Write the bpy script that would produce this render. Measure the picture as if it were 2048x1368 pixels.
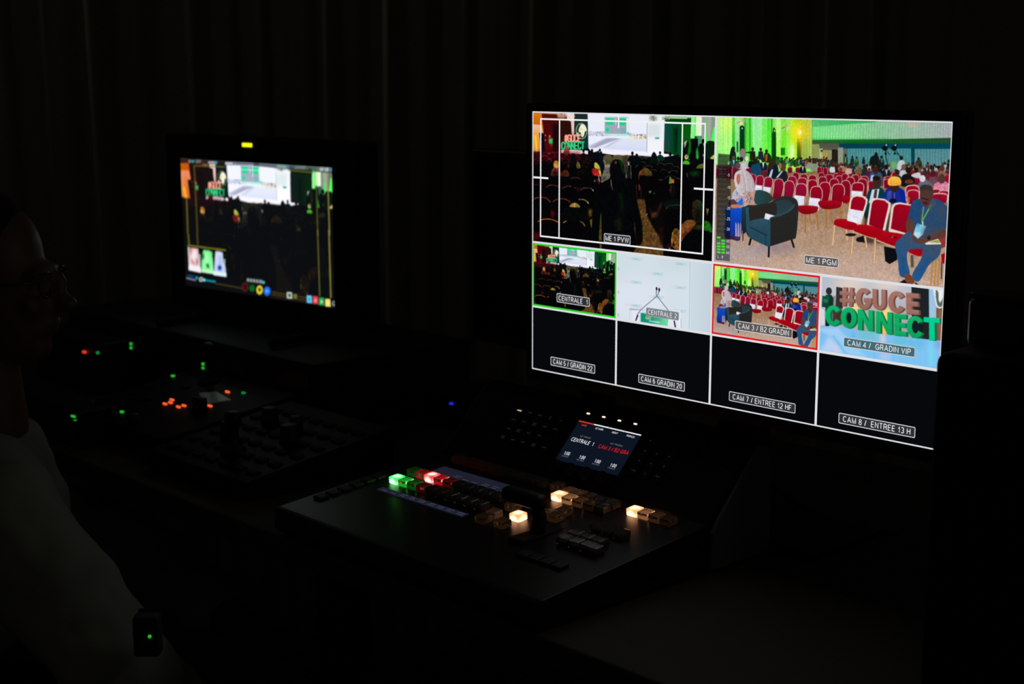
import bpy, bmesh, math, random
import numpy as np
from mathutils import Vector, Matrix, Euler
for o in list(bpy.data.objects): bpy.data.objects.remove(o)
scene = bpy.context.scene; COL = scene.collection
# ---------------------------------------------------------------- camera, ambient light, exposure
Z0 = 1.25                                             # height of the middle of the multiview screen above the floor
FPX = 2960.0
CAM = np.array([1.07375, -1.34164, 0.21449+Z0])
MW = np.array([[0.68898965, 0.72477077, -0.00077117], [0.12834656, -0.1230573, -0.98406507], [-0.71331649, 0.67791167, -0.17780705]])  # rows: right, down, forward
cd = bpy.data.cameras.new('camera'); cam = bpy.data.objects.new('camera', cd); COL.objects.link(cam); scene.camera = cam
cd.sensor_width = 36; cd.lens = FPX*36/2048; cd.clip_start = .02
R3 = Matrix([[MW[0][i], -MW[1][i], -MW[2][i]] for i in range(3)])
cam.matrix_world = Matrix.Translation(Vector(CAM)) @ R3.to_4x4()
cd.dof.use_dof = True; cd.dof.focus_distance = 1.66; cd.dof.aperture_fstop = 8.0
w = bpy.data.worlds.new('hall_gloom'); scene.world = w; w.use_nodes = True
w.node_tree.nodes['Background'].inputs[0].default_value = (1.0, 0.96, 0.72, 1); w.node_tree.nodes['Background'].inputs[1].default_value = .0065
def spot(name, loc, target, watts, col, size, size_y=None):
    l = bpy.data.lights.new(name, 'AREA'); l.energy = watts; l.color = col; l.size = size; l.shape = 'RECTANGLE'; l.size_y = size_y or size
    o = bpy.data.objects.new(name, l); COL.objects.link(o); o.location = loc; o.rotation_euler = (Vector(target)-Vector(loc)).to_track_quat('-Z', 'Y').to_euler(); return o
sp = spot('added_front_fill', (-1.2, -1.9, 3.3), (-1.55, 1.5, 1.75), .07, (1.0, .95, .70), .25, .25); sp.data.spread = math.radians(75)      # faint unseen area light, added to lift the drape from the front
sp = spot('added_drape_rake', (-2.5, -.75, 2.9), (-1.0, 2.0, 1.7), .34, (1.0, .96, .80), .12, .5); sp.data.spread = math.radians(80)      # second unseen light, added at the drape's left end to rake its folds
scene.view_settings.view_transform = 'Standard'; scene.view_settings.look = 'None'; scene.view_settings.exposure = 0; scene.view_settings.gamma = 1; scene.view_settings.use_curve_mapping = False
# ---------------------------------------------------------------- helpers
def ray(px, py): v = MW.T @ np.array([(px-1024)/FPX, (py-684)/FPX, 1]); return v/np.linalg.norm(v)
def hit(px, py, p0, n):
    d = ray(px, py); k = np.dot(n, np.array(p0)-CAM)/np.dot(n, d); return Vector(CAM+k*d)
def at(px, py, dist): return Vector(CAM+ray(px, py)*dist)
def lin(c): return tuple(((x/255)/12.92 if x/255 <= .04045 else ((x/255+.055)/1.055)**2.4) for x in c)
MATS = {}
def mat(name, col, rough=.5, metal=0, trans=0, emit=None, strength=1, spec=.5, noise=None, bump=None, ior=1.45, coat=0):
    if name in MATS: return MATS[name]
    m = bpy.data.materials.new(name); m.use_nodes = True; nt = m.node_tree; b = nt.nodes['Principled BSDF']
    b.inputs['Base Color'].default_value = (*col, 1); b.inputs['Roughness'].default_value = rough; b.inputs['Metallic'].default_value = metal
    b.inputs['Transmission Weight'].default_value = trans; b.inputs['Specular IOR Level'].default_value = spec; b.inputs['IOR'].default_value = ior; b.inputs['Coat Weight'].default_value = coat
    if emit: b.inputs['Emission Color'].default_value = (*emit, 1); b.inputs['Emission Strength'].default_value = strength
    if noise or bump:
        tc = nt.nodes.new('ShaderNodeTexCoord'); nz = nt.nodes.new('ShaderNodeTexNoise'); nz.inputs['Scale'].default_value = (noise or bump)[0]; nz.inputs['Detail'].default_value = 4
        nt.links.new(tc.outputs['Object'], nz.inputs['Vector'])
        if noise:
            mx = nt.nodes.new('ShaderNodeMix'); mx.data_type = 'RGBA'; mx.inputs[6].default_value = (*[c*(1-noise[1]) for c in col], 1); mx.inputs[7].default_value = (*[min(1, c*(1+noise[1])) for c in col], 1)
            nt.links.new(nz.outputs['Fac'], mx.inputs[0]); nt.links.new(mx.outputs[2], b.inputs['Base Color'])
        if bump:
            bp = nt.nodes.new('ShaderNodeBump'); bp.inputs['Strength'].default_value = bump[1]; bp.inputs['Distance'].default_value = bump[2] if len(bump) > 2 else .001
            nt.links.new(nz.outputs['Fac'], bp.inputs['Height']); nt.links.new(bp.outputs['Normal'], b.inputs['Normal'])
    MATS[name] = m; return m
def glow(name, rgb, strength=1.0):
    """a lit surface of a screen or lamp, colour given as it looks (sRGB 0-255)"""
    if name in MATS: return MATS[name]
    m = bpy.data.materials.new(name); m.use_nodes = True; nt = m.node_tree; nt.nodes.remove(nt.nodes['Principled BSDF'])
    e = nt.nodes.new('ShaderNodeEmission'); e.inputs[0].default_value = (*lin(rgb), 1); e.inputs[1].default_value = strength
    nt.links.new(e.outputs[0], nt.nodes['Material Output'].inputs[0]); MATS[name] = m; return m
def picture_material():
    m = bpy.data.materials.new('lcd_picture'); m.use_nodes = True; nt = m.node_tree; nt.nodes.remove(nt.nodes['Principled BSDF'])
    e = nt.nodes.new('ShaderNodeEmission'); a = nt.nodes.new('ShaderNodeAttribute'); a.attribute_name = 'pixel'
    nt.links.new(a.outputs['Color'], e.inputs[0]); nt.links.new(e.outputs[0], nt.nodes['Material Output'].inputs[0]); return m
def new_obj(name, me, m, parent=None, loc=None):
    o = bpy.data.objects.new(name, me); COL.objects.link(o)
    if m is not None and not me.materials: me.materials.append(m)
    if parent is not None: o.parent = parent
    if loc is not None: o.location = loc
    return o
def from_bm(name, bm, m, parent=None, smooth=False, mtx=None):
    if mtx is not None: bm.transform(mtx)
    bmesh.ops.recalc_face_normals(bm, faces=bm.faces[:])
    me = bpy.data.meshes.new(name); bm.to_mesh(me); bm.free()
    if smooth: me.polygons.foreach_set('use_smooth', [True]*len(me.polygons))
    return new_obj(name, me, m, parent)
def add_box(bm, x0, x1, y0, y1, z0, z1, bev=0, seg=2):
    b = bmesh.new(); bmesh.ops.create_cube(b, size=1)
    b.transform(Matrix.Translation(((x0+x1)/2, (y0+y1)/2, (z0+z1)/2)) @ Matrix.Diagonal((x1-x0, y1-y0, z1-z0, 1)))
    if bev: bmesh.ops.bevel(b, geom=b.edges[:]+b.verts[:], offset=bev, segments=seg, profile=.5, affect='EDGES')
    t = bpy.data.meshes.new('t'); b.to_mesh(t); b.free(); bm.from_mesh(t); bpy.data.meshes.remove(t); return bm
def box(name, m, parent, x0, x1, y0, y1, z0, z1, bev=.002, seg=2): return from_bm(name, add_box(bmesh.new(), x0, x1, y0, y1, z0, z1, bev, seg), m, parent)
def add_lathe(bm, prof, c=(0, 0, 0), n=24, mtx=None):
    rings = []
    for r, z in prof:
        rings.append([bm.verts.new((mtx @ Vector((r*math.cos(k*2*math.pi/n), r*math.sin(k*2*math.pi/n), z)) if mtx else Vector((c[0]+r*math.cos(k*2*math.pi/n), c[1]+r*math.sin(k*2*math.pi/n), c[2]+z)))) for k in range(n)])
    for a, b in zip(rings, rings[1:]):
        for k in range(n): bm.faces.new((a[k], a[(k+1) % n], b[(k+1) % n], b[k]))
    bm.faces.new(rings[0][::-1]); bm.faces.new(rings[-1]); return bm
def lathe(name, m, parent, prof, c=(0, 0, 0), n=24, mtx=None): return from_bm(name, add_lathe(bmesh.new(), prof, c, n, mtx), m, parent, True)
def add_tube(bm, pts, r, n=8):
    pts = [Vector(p) for p in pts]; rad = r if isinstance(r, (list, tuple)) else [r]*len(pts); rings = []; up = Vector((0, 0, 1))
    for i, p in enumerate(pts):
        d = (pts[min(i+1, len(pts)-1)]-pts[max(i-1, 0)]).normalized(); a = d.cross(up if abs(d.z) < .95 else Vector((1, 0, 0))).normalized(); b = d.cross(a)
        rings.append([bm.verts.new(p+(a*math.cos(k*2*math.pi/n)+b*math.sin(k*2*math.pi/n))*rad[i]) for k in range(n)])
    for a, b in zip(rings, rings[1:]):
        for k in range(n): bm.faces.new((a[k], a[(k+1) % n], b[(k+1) % n], b[k]))
    bm.faces.new(rings[0]); bm.faces.new(rings[-1][::-1]); return bm
def tube(name, m, parent, pts, r, n=8): return from_bm(name, add_tube(bmesh.new(), pts, r, n), m, parent, True)
def add_prism(bm, prof, x0, x1, bev=0, seg=3):
    """profile of (y, z) points pulled along x"""
    b = bmesh.new(); A = [b.verts.new((x0, y, z)) for y, z in prof]; B = [b.verts.new((x1, y, z)) for y, z in prof]; n = len(prof)
    for i in range(n): b.faces.new((A[i], A[(i+1) % n], B[(i+1) % n], B[i]))
    b.faces.new(A[::-1]); b.faces.new(B); bmesh.ops.recalc_face_normals(b, faces=b.faces[:])
    if bev: bmesh.ops.bevel(b, geom=b.edges[:], offset=bev, segments=seg, profile=.5, affect='EDGES')
    t = bpy.data.meshes.new('t'); b.to_mesh(t); b.free(); bm.from_mesh(t); bpy.data.meshes.remove(t); return bm
def prism(name, m, parent, prof, x0, x1, bev=0, seg=3): return from_bm(name, add_prism(bmesh.new(), prof, x0, x1, bev, seg), m, parent)
def empty(name, loc, rotz=0): o = bpy.data.objects.new(name, None); COL.objects.link(o); o.location = loc; o.rotation_euler = (0, 0, rotz); o.empty_display_size = .05; return o
def tag(o, label, cat, group=None):
    o['label'] = label; o['category'] = cat
    if group: o['group'] = group
    return o
def structure(o): o['kind'] = 'structure'; return o
def text(name, txt, m, parent, mtx, width=None, height=None, max_w=None, spacing=1.0):
    me, s = text_mesh(txt, spacing); sy = height/s[1] if height else width/s[0]; sx = width/s[0] if width else sy
    if max_w and sx*s[0] > max_w: sx = max_w/s[0]
    me.transform(mtx @ Matrix.Diagonal((sx, sy, 1, 1))); return new_obj(name, me, m, parent)
def flat(name, pts, m, parent, mtx):
    bm = bmesh.new(); bm.faces.new([bm.verts.new((x, y, 0)) for x, y in pts]); bm.transform(mtx); me = bpy.data.meshes.new(name); bm.to_mesh(me); bm.free(); return new_obj(name, me, m, parent)
def rrect(x0, y0, x1, y1, r, n=5):
    out = []
    for cx, cy, a in ((x1-r, y1-r, 0), (x0+r, y1-r, 90), (x0+r, y0+r, 180), (x1-r, y0+r, 270)):
        out += [(cx+r*math.cos(math.radians(a+90*k/n)), cy+r*math.sin(math.radians(a+90*k/n))) for k in range(n+1)]
    return out
def frame_bm(bm, outer, inner, mtx=None):
    A = [bm.verts.new((*p, 0)) for p in outer]; B = [bm.verts.new((*p, 0)) for p in inner]; n = len(A)
    for i in range(n): bm.faces.new((A[i], A[(i+1) % n], B[(i+1) % n], B[i]))
    return bm
def flat_bm(name, bm, m, parent, mtx): bm.transform(mtx); me = bpy.data.meshes.new(name); bm.to_mesh(me); bm.free(); return new_obj(name, me, m, parent)
def picture(name, pic, m, parent, mtx, x0, y0, x1, y1):
    """a lit picture as a fine grid of coloured points lying on the screen; y up"""
    h, w_ = pic.im.shape[:2]; X, Y = np.meshgrid(np.linspace(x0, x1, w_), np.linspace(y1, y0, h))
    M4 = np.array(mtx); P = np.stack([X, Y, np.zeros_like(X), np.ones_like(X)], -1).reshape(-1, 4) @ M4.T
    i = np.arange(h*w_).reshape(h, w_); F = np.stack([i[1:, :-1], i[1:, 1:], i[:-1, 1:], i[:-1, :-1]], -1).reshape(-1, 4)
    me = bpy.data.meshes.new(name); me.vertices.add(len(P)); me.vertices.foreach_set('co', P[:, :3].astype(np.float32).ravel())
    me.loops.add(F.size); me.loops.foreach_set('vertex_index', F.astype(np.int32).ravel()); me.polygons.add(len(F)); me.polygons.foreach_set('loop_start', np.arange(0, F.size, 4, dtype=np.int32)); me.update(calc_edges=True)
    c = np.clip(pic.im, 0, 255).reshape(-1, 3)/255; c = np.where(c <= .04045, c/12.92, ((c+.055)/1.055)**2.4)
    at_ = me.color_attributes.new('pixel', 'FLOAT_COLOR', 'POINT'); at_.data.foreach_set('color', np.c_[c, np.ones(len(c))].astype(np.float32).ravel())
    return new_obj(name, me, m, parent)
ROT_FRONT = Matrix.Rotation(math.radians(90), 4, 'X')      # flat drawings (x right, y up) stood upright, facing -y
black = mat('black_plastic', (.012, .012, .013), .42, noise=(60, .2)); satin = mat('satin_black_metal', (.008, .008, .009), .42, spec=.3, noise=(40, .2)); rubber = mat('rubber', (.008, .008, .008), .8)
glass_black = mat('screen_glass', (.004, .004, .005), .22, spec=.35); dark_key = mat('dark_key', (.010, .010, .011), .5)
PIX = picture_material()
# ---------------------------------------------------------------- plain sans lettering as flat meshes (capital height 1)
def arc(cx, cy, rx, ry, a0, a1, n=12): return [(cx+rx*math.cos(math.radians(a0+(a1-a0)*k/n)), cy+ry*math.sin(math.radians(a0+(a1-a0)*k/n))) for k in range(n+1)]
def glyphs():
    A = arc; G = {}
    G['A'] = (.66, [[(0, 0), (.33, 1), (.66, 0)], [(.12, .34), (.54, .34)]]); G['B'] = (.56, [[(0, 0), (0, 1), (.30, 1)]+A(.30, .76, .22, .24, 90, -90)+[(0, .52)], [(.30, .52)]+A(.31, .26, .25, .26, 90, -90)+[(0, 0)]])
    G['C'] = (.62, [A(.32, .5, .32, .5, 42, 318, 20)]); G['D'] = (.60, [[(0, 0), (0, 1), (.25, 1)]+A(.25, .5, .35, .5, 90, -90, 16)+[(0, 0)]]); G['E'] = (.50, [[(.50, 1), (0, 1), (0, 0), (.50, 0)], [(0, .52), (.45, .52)]]); G['F'] = (.48, [[(.48, 1), (0, 1), (0, 0)], [(0, .50), (.42, .50)]])
    G['G'] = (.66, [A(.33, .5, .33, .5, 42, 300, 18)+[(.62, .18), (.66, .47), (.38, .47)], [(.64, .47), (.64, 0)]]); G['H'] = (.56, [[(0, 0), (0, 1)], [(.56, 0), (.56, 1)], [(0, .52), (.56, .52)]]); G['I'] = (.0, [[(0, 0), (0, 1)]]); G['K'] = (.56, [[(0, 0), (0, 1)], [(.54, 1), (0, .40)], [(.18, .60), (.58, 0)]])
    G['L'] = (.44, [[(0, 1), (0, 0), (.44, 0)]]); G['M'] = (.70, [[(0, 0), (0, 1), (.35, .02), (.70, 1), (.70, 0)]]); G['N'] = (.56, [[(0, 0), (0, 1), (.56, 0), (.56, 1)]]); G['O'] = (.68, [A(.34, .5, .34, .5, 0, 360, 26)]); G['P'] = (.54, [[(0, 0), (0, 1), (.28, 1)]+A(.28, .73, .26, .27, 90, -90)+[(0, .46)]])
    G['R'] = (.56, [[(0, 0), (0, 1), (.30, 1)]+A(.30, .745, .24, .255, 90, -90)+[(0, .49)], [(.28, .49), (.46, .42), (.50, .12), (.56, 0)]]); G['S'] = (.54, [A(.27, .745, .25, .255, 25, 270, 12)+A(.27, .255, .27, .255, 90, -155, 12)]); G['T'] = (.56, [[(0, 1), (.56, 1)], [(.28, 1), (.28, 0)]]); G['U'] = (.56, [[(0, 1), (0, .30)]+A(.28, .30, .28, .30, 180, 360)+[(.56, 1)]])
    G['V'] = (.62, [[(0, 1), (.31, 0), (.62, 1)]]); G['W'] = (.90, [[(0, 1), (.22, 0), (.45, 1), (.68, 0), (.90, 1)]]); G['/'] = (.28, [[(0, -.02), (.28, 1.02)]]); G['-'] = (.24, [[(0, .36), (.24, .36)]]); G[':'] = (.0, [[(0, .0), (0, .13)], [(0, .52), (0, .65)]])
    G['0'] = (.48, [A(.24, .5, .24, .5, 0, 360, 24)]); G['1'] = (.30, [[(.0, .72), (.14, .76), (.24, 1), (.24, 0)]]); G['2'] = (.50, [A(.25, .73, .25, .27, 165, -30, 12)+[(.02, .10), (0, 0), (.50, 0)]]); G['3'] = (.48, [A(.24, .755, .22, .245, 155, -90, 12), A(.24, .26, .24, .26, 90, -155, 12)]); G['4'] = (.52, [[(.40, 0), (.40, 1), (0, .26), (.52, .26)]])
    G['5'] = (.48, [[(.44, 1), (.10, 1), (.04, .50)]+A(.23, .31, .25, .31, 130, -150, 14)]); G['6'] = (.48, [A(.24, .31, .24, .31, 0, 360, 18), A(.27, .5, .27, .5, 60, 190, 12)]); G['7'] = (.48, [[(0, 1), (.48, 1), (.18, 0)]]); G['8'] = (.48, [A(.24, .75, .20, .25, 0, 360, 18), A(.24, .26, .24, .26, 0, 360, 18)])
    return G
GLYPHS = glyphs()
def band_faces(bm, p, wt, dx):
    p = [Vector(q) for q in p]; closed = (p[0]-p[-1]).length < 1e-5
    if closed: p = p[:-1]
    n = len(p); L = []; R_ = []
    for i in range(n):
        a = (p[i]-p[i-1]).normalized() if (closed or i > 0) else None; b = (p[(i+1) % n]-p[i]).normalized() if (closed or i < n-1) else None
        a = a or b; b = b or a; na, nb = Vector((-a.y, a.x)), Vector((-b.y, b.x)); m = (na+nb)
        m = m.normalized() if m.length > 1e-4 else na; k = wt/2/max(m.dot(na), .42)
        L.append(bm.verts.new((p[i].x+m.x*k+dx, p[i].y+m.y*k, 0))); R_.append(bm.verts.new((p[i].x-m.x*k+dx, p[i].y-m.y*k, 0)))
    for i in range(n if closed else n-1): j = (i+1) % n; bm.faces.new((R_[i], R_[j], L[j], L[i]))
def text_mesh(txt, spacing=1.0, wt=.112):
    bm = bmesh.new(); x = 0
    for ch in txt:
        if ch == ' ': x += .34; continue
        w_, st = GLYPHS[ch]
        for q in st: band_faces(bm, [(a*(1-wt)/1+0, wt/2+b*(1-wt)) for a, b in q], wt, x+wt/2)
        x += w_*(1-wt)+wt+.15*spacing
    v = np.array([q.co for q in bm.verts]); lo, hi = v.min(0), v.max(0); lo[1], hi[1] = 0, 1; bm.transform(Matrix.Translation(-Vector((lo+hi)/2)))
    me = bpy.data.meshes.new('lettering'); bm.to_mesh(me); bm.free(); return me, hi-lo
# ---------------------------------------------------------------- small 2D painter for the pictures shown on the screens
import numpy as np, random, math
def homography(src, dst):
    A = []
    for (x, y), (u, v) in zip(src, dst):
        A.append([x, y, 1, 0, 0, 0, -u*x, -u*y, -u]); A.append([0, 0, 0, x, y, 1, -v*x, -v*y, -v])
    return np.linalg.svd(np.array(A, float))[2][-1].reshape(3, 3)
UV_MAIN = homography([(1063, 221), (1911, 242), (1869.6, 899), (1066, 738)], [(0, 0), (16, 0), (16, 9), (0, 9)])
UV_SIDE = homography([(360, 310), (664, 341), (671, 616), (373, 571)], [(0, 0), (16, 0), (16, 9), (0, 9)])
CROPS = dict(A=(1060, 215, 9.984), B=(1240, 220, 9.5), C=(1060, 345, 9.984), D=(1240, 370, 9.5), E=(1425, 225, 7.6), F=(1665, 225, 7.6),
             G=(1425, 385, 7.6), H=(1665, 405, 7.6), O=(1050, 200, 4.56), P=(1420, 220, 3.698), T=(1636, 550, 7.015), S=(1230, 495, 7.6),
             L1=(350, 300, 8.553), L2=(510, 310, 8.553), L3=(360, 470, 8.553), L4=(510, 470, 8.553), Z=(0, 0, 1))
def catmull(pts, n=5, closed=True):
    pts = [np.array(p, float) for p in pts]; out = []; m = len(pts)
    for i in range(m if closed else m-1):
        if closed: p0, p1, p2, p3 = pts[i-1], pts[i], pts[(i+1) % m], pts[(i+2) % m]
        else: p0, p1, p2, p3 = pts[max(i-1, 0)], pts[i], pts[i+1], pts[min(i+2, m-1)]
        for k in range(n):
            t = k/n
            out.append(0.5*((2*p1)+(-p0+p2)*t+(2*p0-5*p1+4*p2-p3)*t*t+(-p0+3*p1-3*p2+p3)*t**3))
    if not closed: out.append(pts[-1])
    return np.array(out)
class Pic:
    def __init__(s, w, h, hom, u0, v0, du, dv):
        s.w, s.h, s.hom, s.box = w, h, hom, (u0, v0, du, dv)
        s.im = np.zeros((h, w, 3)); s.crop = 'Z'
    def c(s, k): s.crop = k; return s
    def map(s, pts):
        p = np.asarray(pts, float); ox, oy, sc = CROPS[s.crop]
        q = np.c_[p[:, 0]/sc+ox, p[:, 1]/sc+oy, np.ones(len(p))] @ s.hom.T
        u = q[:, :2]/q[:, 2:]
        return np.c_[(u[:, 0]-s.box[0])/s.box[2]*s.w, (u[:, 1]-s.box[1])/s.box[3]*s.h]
    def mask(s, q, SS=3):
        x0 = max(int(np.floor(q[:, 0].min())), 0); x1 = min(int(np.ceil(q[:, 0].max())), s.w)
        y0 = max(int(np.floor(q[:, 1].min())), 0); y1 = min(int(np.ceil(q[:, 1].max())), s.h)
        if x1 <= x0 or y1 <= y0: return None
        X = x0+(np.arange((x1-x0)*SS)+.5)/SS; Y = y0+(np.arange((y1-y0)*SS)+.5)/SS
        M = np.zeros((len(Y), len(X)), bool)
        for a, b in zip(q, np.roll(q, -1, 0)):
            if a[1] == b[1]: continue
            lo, hi = min(a[1], b[1]), max(a[1], b[1])
            r0, r1 = np.searchsorted(Y, lo, 'left'), np.searchsorted(Y, hi, 'left')
            if r1 <= r0: continue
            xi = a[0]+(Y[r0:r1]-a[1])*(b[0]-a[0])/(b[1]-a[1])
            M[r0:r1] ^= X[None, :] < xi[:, None]
        return x0, y0, M.reshape(y1-y0, SS, x1-x0, SS).mean((1, 3))
    def fill(s, q, col, a=1.0, soft=0):
        q = np.asarray(q, float)
        if soft > 0:
            g = soft*2+1; m = np.zeros((s.h, s.w)); r = s.mask(q, 2)
            if r is None: return
            x0, y0, k = r; m[y0:y0+k.shape[0], x0:x0+k.shape[1]] = k; m = blur2(m, soft); x0 = y0 = 0; k = m
        else:
            r = s.mask(q)
            if r is None: return
            x0, y0, k = r
        v = s.im[y0:y0+k.shape[0], x0:x0+k.shape[1]]; k = (k*a)[..., None]
        if isinstance(col[0], (tuple, list)):
            if col[2] == 'v': t = ((np.arange(k.shape[0])+y0+.5-q[:, 1].min())/max(np.ptp(q[:, 1]), 1e-6)).clip(0, 1)[:, None, None]
            else: t = ((np.arange(k.shape[1])+x0+.5-q[:, 0].min())/max(np.ptp(q[:, 0]), 1e-6)).clip(0, 1)[None, :, None]
            col = np.array(col[0])*(1-t)+np.array(col[1])*t
        else: col = np.array(col, float)
        v[:] = v*(1-k)+col*k
    def poly(s, pts, col, a=1.0, soft=0, sm=0):
        if sm: pts = catmull(pts, sm)
        s.fill(s.map(pts), col, a, soft)
    def rect(s, x0, y0, x1, y1, col, a=1.0, soft=0): s.poly([(x0, y0), (x1, y0), (x1, y1), (x0, y1)], col, a, soft)
    def ell(s, cx, cy, rx, ry, col, a=1.0, soft=0, rot=0, n=18):
        t = np.arange(n)*2*np.pi/n; c, d = math.cos(rot), math.sin(rot)
        x = rx*np.cos(t); y = ry*np.sin(t)
        s.poly(np.c_[cx+x*c-y*d, cy+x*d+y*c], col, a, soft)
    def line(s, pts, w, col, a=1.0, sm=0, soft=0):
        p = catmull(pts, sm, False) if sm else np.array(pts, float)
        for i in range(len(p)-1):
            d = p[i+1]-p[i]; L = np.hypot(*d)
            if L < 1e-6: continue
            n = np.array([-d[1], d[0]])/L*w/2; e = d/L*w*.2
            s.poly([p[i]-e+n, p[i+1]+e+n, p[i+1]+e-n, p[i]-e-n], col, a, soft)
    def noise(s, amp, seed=1, sc=1, m=None):
        r = np.random.RandomState(seed); n = r.normal(0, amp, (s.h//sc+2, s.w//sc+2))
        n = np.kron(n, np.ones((sc, sc)))[:s.h, :s.w]
        if sc > 1: n = blur2(n, sc*.6)
        n = n[..., None]
        s.im += n*(m[..., None] if m is not None else 1)
    def region(s, pts, sm=0):
        m = np.zeros((s.h, s.w)); r = s.mask(s.map(catmull(pts, sm) if sm else pts), 2)
        if r is not None: x0, y0, k = r; m[y0:y0+k.shape[0], x0:x0+k.shape[1]] = k
        return m
    def blur(s, sig): s.im = np.dstack([blur2(s.im[..., i], sig) for i in range(3)])
def blur2(m, sig):
    R = max(1, int(sig*2.5)); k = np.exp(-.5*(np.arange(-R, R+1)/sig)**2); k /= k.sum()
    p = np.pad(m, ((R, R), (0, 0)), 'edge'); m = sum(k[i]*p[i:i+m.shape[0]] for i in range(2*R+1))
    p = np.pad(m, ((0, 0), (R, R)), 'edge'); return sum(k[i]*p[:, i:i+m.shape[1]] for i in range(2*R+1))
def chair_back(p, cx, top, w, bot, lean=0, red=(168, 14, 52), rim=(208, 184, 164), rw=.062, note=None):
    """a rounded banquet chair back: pale metal hoop around crimson cloth; lean shifts the foot sideways"""
    h = bot-top
    def hoop(k):
        a = w/2-k; t = top+k
        return [(cx-a*.88+lean, bot), (cx-a, top+h*.42), (cx-a*.97, top+h*.2), (cx-a*.7, t+h*.045), (cx-a*.3, t), (cx+a*.3, t), (cx+a*.7, t+h*.045), (cx+a*.97, top+h*.2), (cx+a, top+h*.42), (cx+a*.88+lean, bot)]
    p.poly(hoop(0), rim); r = tuple(int(c*.82) for c in red)
    p.poly(hoop(w*rw), (red, r, 'v'))
    if note:
        y0, y1 = note; p.poly([(cx-w*.44+lean*y0, top+h*y0), (cx+w*.40+lean*y0, top+h*(y0+.06)), (cx+w*.38+lean, top+h*(y1+.07)), (cx-w*.46+lean, top+h*y1)], ((232, 234, 244), (214, 218, 234), 'v'))
def sitter(p, x, y, r, skin, coat, w=2.6, h=3.2, shirt=None):
    """head and shoulders of somebody far off"""
    p.poly([(x-w*r*.5, y+h*r), (x-w*r*.48, y+1.9*r), (x-w*r*.3, y+1.2*r), (x+w*r*.3, y+1.2*r), (x+w*r*.48, y+1.9*r), (x+w*r*.5, y+h*r)], coat, sm=3)
    if shirt: p.poly([(x-r*.4, y+1.1*r), (x+r*.5, y+1.1*r), (x+r*.1, y+h*r*.9)], shirt)
    p.ell(x, y, r*.8, r*1.05, skin)
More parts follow.
